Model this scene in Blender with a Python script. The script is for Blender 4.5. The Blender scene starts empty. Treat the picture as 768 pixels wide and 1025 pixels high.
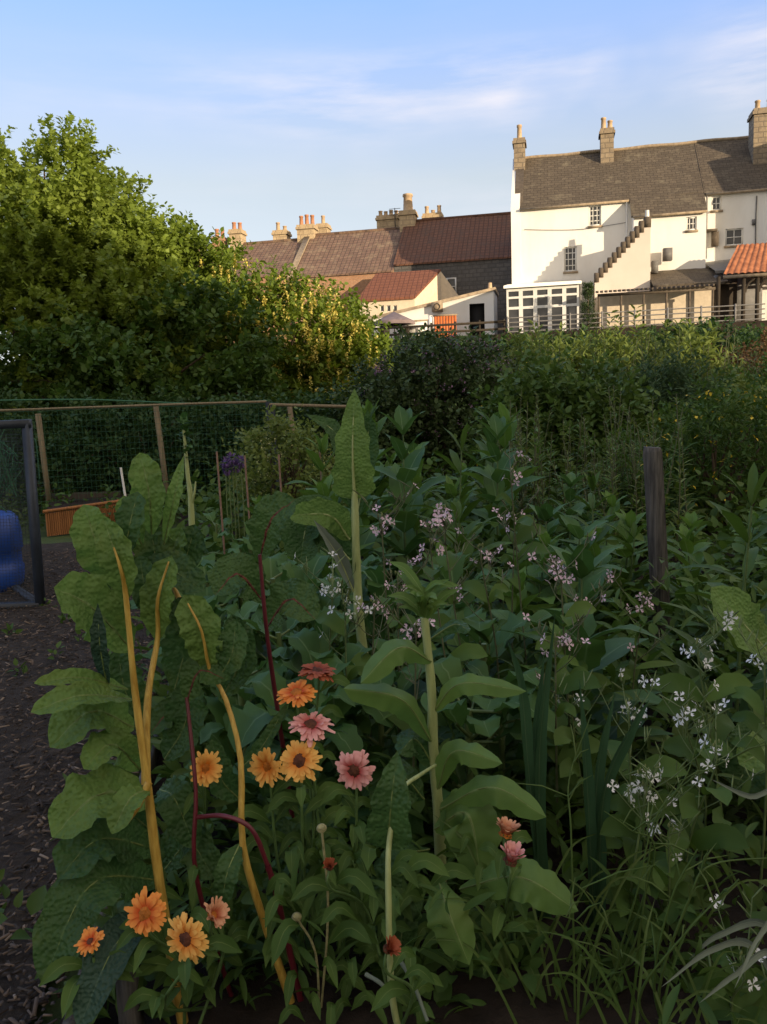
import bpy, math, numpy as np
from mathutils import Vector
rad = math.radians
RNG = np.random.default_rng(7)
def rnd(seed): return np.random.default_rng(seed)
scn = bpy.context.scene
col = scn.collection

# ------------------------------------------------------------------ camera model (used to lay things out in metres)
F = 820.; PITCH = rad(7.4); ROLL = rad(2.0); CH = 1.5
def ray(px, py):
    dx, dy = px-384, 512.5-py
    X = (dx*math.cos(ROLL)+dy*math.sin(ROLL))/F; Y = (-dx*math.sin(ROLL)+dy*math.cos(ROLL))/F
    c, s = math.cos(PITCH), math.sin(PITCH)
    return (X, c+Y*s, -s+Y*c)
def at(px, py, Y):
    d = ray(px, py); k = Y/d[1]
    return np.array((d[0]*k, Y, CH+d[2]*k))
def G(px, py):
    d = ray(px, py); k = -CH/d[2]
    return np.array((d[0]*k, d[1]*k, 0))

# ------------------------------------------------------------------ object helpers
ORG = {}
def tag(o, label=None, cat=None, group=None, kind=None):
    if label: o['label'] = label
    if cat: o['category'] = cat
    if group: o['group'] = group
    if kind: o['kind'] = kind
    return o
def thing(name, label, cat, loc=(0, 0, 0), rz=0, group=None, local=False):
    o = bpy.data.objects.new(name, None); col.objects.link(o)
    o.empty_display_size = .1
    o.location = loc; o.rotation_euler = (0, 0, rz)
    ORG[o.name] = np.zeros(3) if local else np.array(loc, float)
    return tag(o, label, cat, group)
def copy_tree(o, parent=None):
    c = o.copy(); col.objects.link(c)
    if parent: c.parent = parent
    for ch in list(o.children): copy_tree(ch, c)
    return c

class MB:
    def __init__(s): s.v = []; s.f = []; s.m = []; s.uv = []; s.n = 0; s.anyuv = False
    def add(s, V, Fs, mat=0, uv=None):
        V = np.asarray(V, float).reshape(-1, 3); Fs = np.asarray(Fs, int)
        s.v.append(V); s.f.append(Fs+s.n); s.m.append(np.full(len(Fs), mat, int))
        if uv is None: uv = np.zeros((len(V), 2))
        else: s.anyuv = True
        s.uv.append(np.asarray(uv, float)); s.n += len(V); return s
    def scatter(s, T, pos, R, sc, mat=0):
        V, Fs, uv = T; n = len(pos)
        if n == 0: return s
        sc = np.broadcast_to(np.asarray(sc, float).reshape(len(np.atleast_1d(sc)), -1), (n, np.asarray(sc, float).reshape(len(np.atleast_1d(sc)), -1).shape[1]))
        P = np.einsum('nij,nkj->nki', R, V[None]*sc[:, None, :]) + pos[:, None, :]
        FF = Fs[None]+(np.arange(n)*len(V))[:, None, None]
        return s.add(P.reshape(-1, 3), FF.reshape(-1, Fs.shape[1]), mat, np.tile(uv, (n, 1)))
    def box(s, x0, x1, y0, y1, z0, z1, mat=0, M=None, o=(0, 0, 0)):
        V = np.array([(x, y, z) for z in (z0, z1) for y in (y0, y1) for x in (x0, x1)], float)
        if M is not None: V = V@np.asarray(M).T
        V = V+np.asarray(o, float)
        return s.add(V, [(0, 2, 3, 1), (4, 5, 7, 6), (0, 1, 5, 4), (2, 6, 7, 3), (0, 4, 6, 2), (1, 3, 7, 5)], mat)
    def prism(s, poly, axis, a, b, mat=0):
        """poly: (p,q) points; extruded along axis from a to b. axis 'x': p=y,q=z; axis 'y': p=x,q=z"""
        n = len(poly); V = []
        for e in (a, b):
            for p, q in poly: V.append((e, p, q) if axis == 'x' else (p, e, q))
        s.add(V, [(i, (i+1) % n, n+(i+1) % n, n+i) for i in range(n)], mat)
        s.add(V[:n], [list(range(n))], mat); s.add(V[n:], [list(range(n))[::-1]], mat); return s
    def tube(s, P, r, k=6, mat=0, cap=True):
        P = np.asarray(P, float); n = len(P); r = np.broadcast_to(np.asarray(r, float), (n,))
        t = np.gradient(P, axis=0); t /= np.linalg.norm(t, axis=1)[:, None]+1e-9
        h = np.array((0, 0, 1.)) if abs(t[0][2]) < .9 else np.array((1., 0, 0))
        a = np.cross(t, h); a /= np.linalg.norm(a, axis=1)[:, None]+1e-9; b = np.cross(t, a)
        an = np.arange(k)*2*math.pi/k
        V = P[:, None]+r[:, None, None]*(np.cos(an)[None, :, None]*a[:, None]+np.sin(an)[None, :, None]*b[:, None])
        Fs = [(i*k+j, i*k+(j+1) % k, (i+1)*k+(j+1) % k, (i+1)*k+j) for i in range(n-1) for j in range(k)]
        uv = np.stack([np.tile(np.arange(k)/k, n), np.repeat(np.linspace(0, 1, n), k)], 1)
        s.add(V.reshape(-1, 3), Fs, mat, uv)
        if cap: s.add(V[-1], [list(range(k))], mat)
        return s
    def build(s, name, mats, parent=None, label=None, loc=None, smooth=True):
        if s.n == 0: return None
        V = np.concatenate(s.v)
        org = ORG[parent.name] if parent is not None else np.array(loc if loc is not None else (0, 0, 0), float)
        V = V-org
        me = bpy.data.meshes.new(name); me.vertices.add(len(V)); me.vertices.foreach_set('co', V.ravel().astype(np.float32))
        lens = np.concatenate([np.full(len(f), f.shape[1]) for f in s.f]); L = np.concatenate([f.ravel() for f in s.f])
        me.loops.add(len(L)); me.loops.foreach_set('vertex_index', L.astype(np.int32))
        me.polygons.add(len(lens)); st = np.concatenate([[0], np.cumsum(lens)[:-1]])
        me.polygons.foreach_set('loop_start', st.astype(np.int32)); me.polygons.foreach_set('loop_total', lens.astype(np.int32))
        me.polygons.foreach_set('material_index', np.concatenate(s.m).astype(np.int32))
        if smooth: me.polygons.foreach_set('use_smooth', np.ones(len(lens), bool))
        if s.anyuv:
            u = me.uv_layers.new(name='UVMap'); u.data.foreach_set('uv', np.concatenate(s.uv)[L].ravel().astype(np.float32))
        for m in (mats if isinstance(mats, (list, tuple)) else [mats]): me.materials.append(m)
        me.update(calc_edges=True); me.validate()
        o = bpy.data.objects.new(name, me); col.objects.link(o); ORG[o.name] = org
        if parent is not None: o.parent = parent
        else: o.location = org
        if label: o['label'] = label
        return o

def norm(a): return a/(np.linalg.norm(a, axis=-1, keepdims=True)+1e-9)
def frames(d, up=None, roll=None):
    d = norm(d)
    if up is None: up = np.tile((0, 0, 1.), (len(d), 1))
    x = np.cross(d, up); bad = np.linalg.norm(x, axis=1) < 1e-3; x[bad] = (1, 0, 0); x = norm(x); z = np.cross(x, d)
    if roll is not None:
        c, s_ = np.cos(roll)[:, None], np.sin(roll)[:, None]; x, z = x*c+z*s_, z*c-x*s_
    return np.stack([x, d, z], 2)
def bez(pts, n=14):
    pts = [np.asarray(p, float) for p in pts]; t = np.linspace(0, 1, n)[:, None]
    k = len(pts)-1
    return sum(math.comb(k, i)*(1-t)**(k-i)*t**i*p for i, p in enumerate(pts))
def poly(pts, n=20):
    """smooth curve through the points (Catmull-Rom)"""
    p = np.asarray(pts, float)
    if len(p) == 2: return np.linspace(p[0], p[1], max(4, n//3))
    q = np.vstack([2*p[0]-p[1], p, 2*p[-1]-p[-2]]); out = []
    m = max(3, n//(len(p)-1))
    for i in range(1, len(q)-2):
        t = np.linspace(0, 1, m, endpoint=False)[:, None]
        out.append(.5*((2*q[i])+(-q[i-1]+q[i+1])*t+(2*q[i-1]-5*q[i]+4*q[i+1]-q[i+2])*t**2+(-q[i-1]+3*q[i]-3*q[i+1]+q[i+2])*t**3))
    out.append(p[-1:]); return np.vstack(out)

# leaf outlines: half width along the leaf (0 base, 1 tip)
def prof(kind, v):
    if kind == 'ovate': w = np.sin(math.pi*np.clip(v, 0, 1)**.75)**.9
    elif kind == 'point': w = (v**.55)*(1-v)**.95*2.05
    elif kind == 'lance': w = (v**.8)*(1-v)**.9*2.2
    elif kind == 'spoon': w = np.clip(.22+.95*np.sin(math.pi*np.clip((v-.12)/.95, 0, 1))**1.1, 0, 1)*np.sqrt(np.clip((1-v)*6, 0, 1))*np.clip(v*8+.2, 0, 1)
    elif kind == 'chard': w = np.where(v < .5, .12+.88*np.sin(math.pi*np.clip(v, 0, .5))**.8, np.sqrt(np.clip(1-((v-.5)/.5)**2.6, 0, 1)))
    elif kind == 'arrow': w = np.clip(v*9, 0, 1)**.6*(1-.55*v)*np.sqrt(np.clip((1-v)*2.6, 0, 1))*1.02
    elif kind == 'petal': w = (.5+.5*np.clip(v*1.3, 0, 1))*np.sqrt(np.clip((1-v)*7, .3, 1))
    elif kind == 'strap': w = np.clip((1-v)*2.2, 0, 1)**.8
    else: w = np.sin(math.pi*v)
    return np.clip(w, .012, 1.1)
def leaf_T(nu, nv, kind, width, fold=.25, droop=.2, ruffle=0., seed=0):
    u = np.linspace(-1, 1, nu); v = np.linspace(0, 1, nv); U, Vv = np.meshgrid(u, v)
    w = prof(kind, Vv)*width*.5
    r = rnd(seed).uniform(0, 6.28, 3)
    z = np.abs(U)*w*fold*2-droop*Vv**2+ruffle*np.abs(U)**2*np.sin(Vv*17+r[0]+np.sign(U)*r[1])
    P = np.stack([U*w, Vv-.15*droop*Vv**2, z], 2).reshape(-1, 3)
    Fs = np.array([(j*nu+i, j*nu+i+1, (j+1)*nu+i+1, (j+1)*nu+i) for j in range(nv-1) for i in range(nu-1)])
    uv = np.stack([(U+1)/2, Vv], 2).reshape(-1, 2)
    return P, Fs, uv
HEX = (np.array([(0, 0, 0), (.32, .3, .06), (.28, .65, .05), (0, 1, -.06), (-.28, .65, .05), (-.32, .3, .06)]), np.array([(0, 1, 2, 3), (0, 3, 4, 5)]),
       np.array([(.5, 0), (1, .3), (1, .65), (.5, 1), (0, .65), (0, .3)]))
NAR = (HEX[0]*np.array((.5, 1, 1)), HEX[1], HEX[2])
# five-lobed leaf of the big tree
def maple_T():
    a = [(0, 0), (.3, .05), (.52, .3), (.3, .42), (.34, .72), (.14, .66), (0, 1.0), (-.14, .66), (-.34, .72), (-.3, .42), (-.52, .3), (-.3, .05)]
    V = np.array([(0, .34, 0)]+[(x, y, .12*abs(x)-.1*y*y) for x, y in a])
    return V, np.array([(0, 1, 2, 3), (0, 3, 4, 5), (0, 5, 6, 7), (0, 7, 8, 9), (0, 9, 10, 11), (0, 11, 12, 1)]), np.stack([V[:, 0]+.5, V[:, 1]], 1)
MAPLE = maple_T()

def big_leaf(mb, spine, width, kind='chard', up=None, fold=.3, ruffle=.1, nu=9, nv=22, mat=0, seed=0, twist=0., rib=None):
    """a large leaf swept along a spine (list of world points)"""
    S = poly(spine, nv*2); S = S[np.linspace(0, len(S)-1, nv).astype(int)]
    t = norm(np.gradient(S, axis=0)); r = rnd(seed)
    up = np.array((0, -.75, .65) if up is None else up, float)
    x = norm(np.cross(t, up[None])); z = np.cross(x, t)
    v = np.linspace(0, 1, nv); w = prof(kind, v)*width*.5
    tw = (twist*v)[:, None]; x, z = x*np.cos(tw)+z*np.sin(tw), z*np.cos(tw)-x*np.sin(tw)
    u = np.linspace(-1, 1, nu); a, b, c = r.uniform(0, 6.28, 3); fr = r.uniform(4.5, 6.5)
    edge = 1+.07*np.sin(v*23+a)+.05*np.sin(v*41+b)
    P = np.zeros((nv, nu, 3))
    for j, uu in enumerate(u):
        ph = a if uu < 0 else b
        bump = .95*ruffle*width*(abs(uu)**1.7)*np.sin(v*fr*2*math.pi+ph)*.5+ruffle*.3*width*np.sin(v*37+uu*9+c)*np.sin(uu*8+a+v*5)
        P[:, j] = S+x*(uu*w*edge)[:, None]+z*(abs(uu)*w*fold*1.2+bump*np.clip(w/(width*.5), 0, 1))[:, None]
    Fs = [(j*nu+i, j*nu+i+1, (j+1)*nu+i+1, (j+1)*nu+i) for j in range(nv-1) for i in range(nu-1)]
    uv = np.stack(np.meshgrid((u+1)/2, v), 2).reshape(-1, 2)
    mb.add(P.reshape(-1, 3), Fs, mat, uv)
    if rib:
        n = int(nv*.85); mb.tube(S[:n]-z[:n]*rib*.3, np.linspace(rib, rib*.25, n), 5, mat+1)

# ------------------------------------------------------------------ materials
MATS = {}
class N:
    def __init__(s, name):
        s.m = bpy.data.materials.new(name); s.m.use_nodes = True; s.t = s.m.node_tree; s.t.nodes.clear()
        s.out = s.n('ShaderNodeOutputMaterial')
    def n(s, typ, **kw):
        x = s.t.nodes.new(typ)
        for k, v in kw.items():
            if k.startswith('i_'): x.inputs[k[2:].replace('_', ' ')].default_value = v
            else: setattr(x, k, v)
        return x
    def l(s, a, b): s.t.links.new(a, b)
    def mix(s, fac, a, b, mode='MIX'):
        x = s.n('ShaderNodeMix', data_type='RGBA', blend_type=mode)
        for sock, val in ((x.inputs[0], fac), (x.inputs[6], a), (x.inputs[7], b)):
            if isinstance(val, (int, float)): sock.default_value = val
            elif isinstance(val, tuple): sock.default_value = (*val, 1)[:4]
            else: s.l(val, sock)
        return x.outputs[2]
    def math(s, op, a, b=None, c=None):
        x = s.n('ShaderNodeMath', operation=op)
        for i, val in enumerate((a, b, c)):
            if val is None: continue
            if isinstance(val, (int, float)): x.inputs[i].default_value = val
            else: s.l(val, x.inputs[i])
        return x.outputs[0]
    def noise(s, scale, detail=4, rough=.55, vec=None, sx=None):
        t = s.n('ShaderNodeTexNoise'); t.inputs['Scale'].default_value = scale; t.inputs['Detail'].default_value = detail; t.inputs['Roughness'].default_value = rough
        if vec is None: vec = s.n('ShaderNodeTexCoord').outputs['Object']
        if sx:
            mp = s.n('ShaderNodeMapping'); mp.inputs['Scale'].default_value = sx; s.l(vec, mp.inputs[0]); vec = mp.outputs[0]
        s.l(vec, t.inputs['Vector']); return t.outputs['Fac']
    def ramp(s, fac, *stops):
        r = s.n('ShaderNodeValToRGB'); e = r.color_ramp.elements
        while len(e) < len(stops): e.new(.5)
        for el, (p, c) in zip(e, stops): el.position = p; el.color = (*c, 1)[:4] if isinstance(c, tuple) else (c, c, c, 1)
        s.l(fac, r.inputs[0]); return r.outputs[0]
    def bsdf(s, color, rough=.6, spec=.4, bump=None, bs=.3, bd=.01, metal=0.):
        p = s.n('ShaderNodeBsdfPrincipled')
        if isinstance(color, tuple): p.inputs['Base Color'].default_value = (*color, 1)
        else: s.l(color, p.inputs['Base Color'])
        if isinstance(rough, (int, float)): p.inputs['Roughness'].default_value = rough
        else: s.l(rough, p.inputs['Roughness'])
        p.inputs['Specular IOR Level'].default_value = spec; p.inputs['Metallic'].default_value = metal
        if bump is not None:
            b = s.n('ShaderNodeBump'); b.inputs['Strength'].default_value = bs; b.inputs['Distance'].default_value = bd
            s.l(bump, b.inputs['Height']); s.l(b.outputs[0], p.inputs['Normal'])
        return p
    def done(s, sh): s.l(sh.outputs[0], s.out.inputs[0]); return s.m

def leaf_mat(name, a, b, rib=None, trans=.3, rough=.5, yellow=None, nscale=6., veins=True, blister=0., spec=.22):
    k = N(name)
    geo = k.n('ShaderNodeNewGeometry'); c = k.mix(geo.outputs['Random Per Island'], a, b)
    nz = k.noise(nscale, 3); c = k.mix(k.ramp(nz, (.35, 0.), (.7, .55)), c, tuple(np.clip(np.array(a)*.55, 0, 1)))
    if yellow: c = k.mix(k.ramp(k.noise(nscale*.6, 2), (.56, 0.), (.75, .7)), c, yellow)
    bump = None
    if rib:
        uv = k.n('ShaderNodeTexCoord').outputs['UV']; sp = k.n('ShaderNodeSeparateXYZ'); k.l(uv, sp.inputs[0])
        au = k.math('ABSOLUTE', k.math('SUBTRACT', sp.outputs[0], .5))
        mid = k.math('SUBTRACT', 1., k.math('SMOOTH_MIN', 1., k.math('DIVIDE', au, k.math('MULTIPLY_ADD', k.math('SUBTRACT', 1., sp.outputs[1]), .05, .012)), .3))
        mid = k.math('MAXIMUM', mid, 0.)
        fac = mid
        if veins:
            ph = k.math('SUBTRACT', k.math('MULTIPLY', sp.outputs[1], 11.), k.math('MULTIPLY', au, 7.))
            saw = k.math('ABSOLUTE', k.math('SUBTRACT', k.math('FRACT', ph), .5))
            vein = k.math('MAXIMUM', k.math('SUBTRACT', 1., k.math('MULTIPLY', saw, 11.)), 0.)
            fac = k.math('MAXIMUM', mid, k.math('MULTIPLY', vein, .2))
            bump = k.math('MULTIPLY', fac, -1.)
        c = k.mix(fac, c, rib)
    if blister:
        bz = k.n('ShaderNodeTexVoronoi', feature='SMOOTH_F1'); bz.inputs['Scale'].default_value = blister
        k.l(k.n('ShaderNodeTexCoord').outputs['Object'], bz.inputs['Vector'])
        bump = bz.outputs[0] if bump is None else k.math('ADD', bump, bz.outputs[0])
    p = k.bsdf(c, rough+.06, spec, bump, .7 if blister else .5, .01)
    if trans <= 0: return k.done(p)
    tr = k.n('ShaderNodeBsdfTranslucent'); hs = k.n('ShaderNodeHueSaturation'); hs.inputs['Value'].default_value = 1.5; hs.inputs['Saturation'].default_value = 1.1; hs.inputs['Hue'].default_value = .485
    k.l(c, hs.inputs['Color']); k.l(hs.outputs[0], tr.inputs[0])
    mx = k.n('ShaderNodeMixShader'); mx.inputs[0].default_value = trans; k.l(p.outputs[0], mx.inputs[1]); k.l(tr.outputs[0], mx.inputs[2])
    return k.done(mx)
def plain(name, c, rough=.6, var=.35, scale=8., bs=.25, spec=.35, c2=None, sx=None, metal=0., bd=.01):
    k = N(name); nz = k.noise(scale, 5, .6, sx=sx)
    cc = k.mix(k.ramp(nz, (.3, 0.), (.72, 1.)), tuple(np.array(c)*(1-var)), c2 or tuple(np.clip(np.array(c)*(1+var*.5), 0, 1)))
    return k.done(k.bsdf(cc, rough, spec, nz, bs, bd, metal))
def masonry(name, c1, c2, mortar, bw, bh, off=.5, bs=.5, moss=None, mscale=1.2, msize=.02, mamt=(.5, .7)):
    """courses laid in the UVs, which are in metres"""
    k = N(name); uv = k.n('ShaderNodeTexCoord').outputs['UV']
    b = k.n('ShaderNodeTexBrick', offset=off); b.inputs['Color1'].default_value = (*c1, 1); b.inputs['Color2'].default_value = (*c2, 1); b.inputs['Mortar'].default_value = (*mortar, 1)
    b.inputs['Scale'].default_value = 1; b.inputs['Brick Width'].default_value = bw; b.inputs['Row Height'].default_value = bh; b.inputs['Mortar Size'].default_value = msize; b.inputs['Mortar Smooth'].default_value = .4
    nz0 = k.n('ShaderNodeTexNoise'); nz0.inputs['Scale'].default_value = 3; k.l(uv, nz0.inputs['Vector'])
    va = k.n('ShaderNodeVectorMath', operation='SCALE'); va.inputs['Scale'].default_value = .05; k.l(nz0.outputs['Color'], va.inputs[0])
    vb = k.n('ShaderNodeVectorMath', operation='ADD'); k.l(uv, vb.inputs[0]); k.l(va.outputs[0], vb.inputs[1]); k.l(vb.outputs[0], b.inputs['Vector'])
    c = k.mix(k.ramp(k.noise(9, 5), (.3, 0.), (.75, .6)), b.outputs['Color'], tuple(np.array(c1)*.6))
    if moss: c = k.mix(k.ramp(k.noise(mscale, 7, .7), (mamt[0], 0.), (mamt[1], .85)), c, moss)
    return k.done(k.bsdf(c, .85, .25, k.math('SUBTRACT', 1., b.outputs['Fac']), bs, .02))
def flower_mat(name, inner, outer, trans=.25):
    k = N(name); uv = k.n('ShaderNodeTexCoord').outputs['UV']; sp = k.n('ShaderNodeSeparateXYZ'); k.l(uv, sp.inputs[0])
    g = k.n('ShaderNodeNewGeometry')
    f = k.math('ADD', k.math('MULTIPLY_ADD', sp.outputs[1], 1.15, -.15), k.math('MULTIPLY', k.math('SUBTRACT', g.outputs['Random Per Island'], .5), .3))
    c = k.ramp(f, (.05, inner), (.55, tuple(np.array(inner)*.35+np.array(outer)*.65)), (.9, outer))
    p = k.bsdf(c, .6, .2); tr = k.n('ShaderNodeBsdfTranslucent'); k.l(c, tr.inputs[0])
    mx = k.n('ShaderNodeMixShader'); mx.inputs[0].default_value = trans; k.l(p.outputs[0], mx.inputs[1]); k.l(tr.outputs[0], mx.inputs[2])
    return k.done(mx)

M = {}
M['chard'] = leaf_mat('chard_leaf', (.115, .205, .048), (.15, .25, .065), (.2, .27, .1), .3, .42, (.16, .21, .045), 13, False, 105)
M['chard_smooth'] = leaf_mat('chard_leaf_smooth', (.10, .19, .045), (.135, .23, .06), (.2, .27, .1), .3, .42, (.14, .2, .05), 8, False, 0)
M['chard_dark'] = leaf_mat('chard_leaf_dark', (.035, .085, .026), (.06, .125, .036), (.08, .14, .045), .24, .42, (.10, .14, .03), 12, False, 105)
M['chard_blue'] = leaf_mat('chard_leaf_bluish', (.035, .075, .05), (.04, .085, .055), (.07, .12, .08), .15, .45, None, 5, False, 120)
M['rib'] = plain('leaf_midrib', (.15, .20, .06), .5, .25, 20, .2)
M['stalk_yellow'] = plain('chard_stalk_yellow', (.52, .29, .04), .42, .4, 14, .35, .4, (.60, .42, .10), (6, 6, 1))
M['stalk_pale'] = plain('chard_stalk_pale', (.30, .36, .14), .4, .25, 9, .2, .5, (.40, .46, .2), (6, 6, 1))
M['stalk_red'] = plain('beet_stalk_red', (.11, .012, .022), .4, .3, 12, .2, .5)
M['beet'] = leaf_mat('beet_leaf', (.045, .10, .03), (.07, .135, .035), (.2, .02, .03), .22, .42, None, 6, False, 110)
M['cal_leaf'] = leaf_mat('calendula_leaf', (.05, .105, .022), (.085, .15, .03), (.14, .2, .06), .25, .55, None, 9, False)
M['cal_stem'] = plain('calendula_stem', (.09, .16, .05), .5, .3, 20)
M['art'] = leaf_mat('artichoke_leaf', (.085, .17, .032), (.12, .22, .046), (.13, .2, .07), .28, .5, None, 6, True)
M['art_stem'] = plain('artichoke_stem', (.08, .13, .04), .6, .3, 14)
M['weed'] = leaf_mat('weed_leaf', (.045, .095, .018), (.085, .15, .03), None, .25, .55, (.11, .14, .04), 2)
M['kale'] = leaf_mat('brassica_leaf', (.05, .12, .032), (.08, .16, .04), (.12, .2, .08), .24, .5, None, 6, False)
M['grass'] = leaf_mat('grass_blade', (.07, .13, .03), (.12, .17, .05), None, .3, .45, None, 3)
M['leek'] = leaf_mat('leek_leaf', (.035, .085, .04), (.05, .11, .05), (.09, .14, .07), .15, .4, None, 4, False)
M['silver'] = leaf_mat('silver_leaf', (.15, .19, .15), (.20, .24, .19), (.27, .31, .26), .12, .6, None, 6, False)
M['thin_stem'] = plain('thin_green_stem', (.12, .17, .06), .5, .3, 20)
M['thin_stem_p'] = plain('thin_purplish_stem', (.11, .12, .06), .5, .35, 20)
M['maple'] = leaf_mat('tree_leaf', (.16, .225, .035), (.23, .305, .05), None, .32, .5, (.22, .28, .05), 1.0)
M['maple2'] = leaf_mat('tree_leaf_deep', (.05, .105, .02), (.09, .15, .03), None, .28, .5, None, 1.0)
M['lab'] = leaf_mat('laburnum_leaf', (.12, .18, .022), (.17, .24, .035), None, .3, .5, None, 1.2)
M['lab_flower'] = leaf_mat('laburnum_blossom', (.76, .66, .16), (.82, .74, .26), None, .3, .6, None, 3)
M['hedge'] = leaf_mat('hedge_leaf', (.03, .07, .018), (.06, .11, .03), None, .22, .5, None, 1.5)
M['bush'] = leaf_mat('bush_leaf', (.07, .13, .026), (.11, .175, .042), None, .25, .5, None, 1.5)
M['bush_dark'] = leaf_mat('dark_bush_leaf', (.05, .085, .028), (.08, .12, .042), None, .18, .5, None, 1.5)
M['bush_light'] = leaf_mat('shoot_leaf', (.13, .18, .04), (.18, .23, .06), None, .3, .5, None, 1.5)
M['feather'] = leaf_mat('feathery_leaf', (.055, .10, .04), (.08, .13, .055), None, .25, .6, None, 2)
M['reddish'] = leaf_mat('reddish_leaf', (.11, .07, .03), (.15, .09, .045), None, .25, .6, None, 2)
M['lilac'] = leaf_mat('mauve_blossom', (.30, .16, .27), (.38, .24, .34), None, .2, .6, None, 4)
M['purple'] = leaf_mat('purple_blossom', (.16, .09, .24), (.22, .14, .30), None, .2, .6, None, 4)
M['yellow_f'] = leaf_mat('yellow_blossom', (.62, .45, .03), (.7, .52, .06), None, .15, .5, None, 4)
M['cream_f'] = leaf_mat('cream_blossom', (.42, .42, .16), (.5, .48, .22), None, .2, .5, None, 4)
M['bark'] = plain('bark', (.11, .08, .055), .9, .5, 9, .8, .2, None, (3, 3, .6), 0, .03)
M['pet_pink'] = flower_mat('radish_petal_pink', (.74, .66, .68), (.72, .50, .60))
M['pet_white'] = flower_mat('radish_petal_white', (.74, .76, .70), (.82, .82, .82))
M['calyx'] = plain('calyx_green', (.2, .24, .09), .5, .3, 20)
M['cal_y'] = flower_mat('petal_yellow_orange', (.70, .20, .02), (.86, .50, .13))
M['cal_o'] = flower_mat('petal_orange', (.55, .06, .01), (.84, .33, .07))
M['cal_p'] = flower_mat('petal_pink', (.40, .035, .03), (.80, .42, .38))
M['cal_r'] = flower_mat('petal_dark_red', (.26, .045, .02), (.36, .10, .045))
M['cal_f'] = flower_mat('petal_faded', (.45, .10, .04), (.70, .38, .22))
M['disc_b'] = plain('disc_brown', (.10, .03, .012), .8, .6, 60, .8)
M['disc_o'] = plain('disc_orange', (.45, .14, .015), .8, .5, 60, .8)
M['disc_g'] = plain('seed_head', (.35, .33, .16), .8, .4, 60, .8)
# earth
k = N('soil'); nz = k.noise(7, 8, .7); M['soil'] = k.done(k.bsdf(k.ramp(nz, (.3, (.013, .010, .008)), (.75, (.04, .030, .023))), .95, .15, nz, .8, .05))
k = N('woodchip_bed'); nz = k.noise(16, 8, .75); M['path'] = k.done(k.bsdf(k.ramp(nz, (.3, (.018, .015, .012)), (.6, (.06, .048, .038)), (.8, (.11, .09, .07))), .95, .15, nz, .9, .03))
k = N('wood_chip'); g = k.n('ShaderNodeNewGeometry'); M['chip'] = k.done(k.bsdf(k.ramp(g.outputs['Random Per Island'], (0, (.025, .017, .012)), (.5, (.055, .046, .039)), (.9, (.13, .095, .07)), (1, (.24, .19, .145))), .9, .2))
k = N('grassland'); nz = k.noise(1.3, 9, .7); M['field'] = k.done(k.bsdf(k.ramp(nz, (.3, (.03, .055, .018)), (.7, (.075, .10, .035))), .95, .15, nz, .6, .1))
M['wood_post'] = plain('weathered_post', (.06, .058, .056), .85, .5, 5, .6, .2, (.12, .112, .10), (14, 14, 1.0))
M['wood_pale'] = plain('pale_timber', (.24, .19, .12), .8, .35, 5, .5, .2, None, (10, 10, 1.0))
M['wood_dark'] = plain('dark_timber', (.05, .04, .03), .85, .4, 5, .5, .2, None, (10, 10, 1.0))
M['wood_orange'] = plain('orange_timber', (.33, .145, .055), .75, .5, 3, .5, .25, None, (22, 22, .7))
M['cane'] = plain('cane', (.24, .15, .11), .7, .3, 20, .3)
M['metal_dark'] = plain('cage_frame_paint', (.035, .045, .065), .5, .3, 9, .1)
M['net'] = plain('netting', (.03, .035, .035), .7, .2, 9, .1)
M['net_green'] = plain('green_netting', (.04, .13, .07), .7, .2, 9, .1)
M['blue'] = plain('blue_plastic', (.015, .07, .36), .4, .2, 3, .1, .5)
M['white_p'] = plain('white_plastic', (.75, .75, .72), .5, .1, 6, .05)
# buildings
k = N('white_harling'); nz = k.noise(38, 6, .7); st = k.noise(.7, 5, .6, sx=(1, 1, .35)); c = k.mix(k.ramp(st, (.45, 0.), (.75, .55)), (.82, .80, .75), (.62, .57, .49))
M['harl'] = k.done(k.bsdf(c, .9, .2, nz, .45, .02))
k = N('pinkish_harling'); nz = k.noise(38, 6, .7); st = k.noise(.9, 5, .6); c = k.mix(k.ramp(st, (.4, 0.), (.75, .5)), (.68, .60, .52), (.55, .47, .40))
M['harl_pink'] = k.done(k.bsdf(c, .9, .2, nz, .45, .02))
M['cream'] = plain('cream_render', (.66, .56, .42), .9, .15, 5, .2)
M['roof_slate'] = masonry('brown_stone_slates', (.10, .08, .058), (.14, .112, .08), (.05, .04, .03), .34, .2, .5, .8, (.24, .205, .14), 1.4, .012, (.55, .78))
M['roof_red'] = masonry('dull_red_pantiles', (.16, .078, .048), (.195, .095, .058), (.09, .045, .03), .26, .32, 0, .9, (.11, .07, .05), 1.5, .03)
M['roof_brown'] = masonry('lichened_pantiles', (.19, .12, .085), (.25, .155, .11), (.10, .07, .055), .26, .32, 0, .9, (.33, .25, .16), 1.5, .03, (.5, .75))
M['roof_ext'] = masonry('plum_red_tiles', (.21, .085, .05), (.245, .10, .06), (.12, .05, .035), .26, .3, 0, .8, None, 1, .025)
M['pantile'] = plain('orange_pantile', (.36, .125, .06), .8, .4, 4, .3, .25, (.48, .19, .09))
M['stone_warm'] = masonry('warm_dressed_stone', (.50, .38, .23), (.58, .45, .28), (.38, .29, .19), .45, .28, .5, .5, (.30, .22, .14), 2.5, .03)
M['stone'] = masonry('rubble_stone', (.30, .235, .16), (.38, .30, .2), (.2, .165, .125), .45, .24, .5, .6, (.16, .13, .10), 2.5, .03)
M['stone_dk'] = masonry('grey_rubble_stone', (.11, .105, .10), (.15, .14, .13), (.09, .085, .08), .42, .22, .5, .6, (.08, .075, .07), 2.5, .03)
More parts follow.
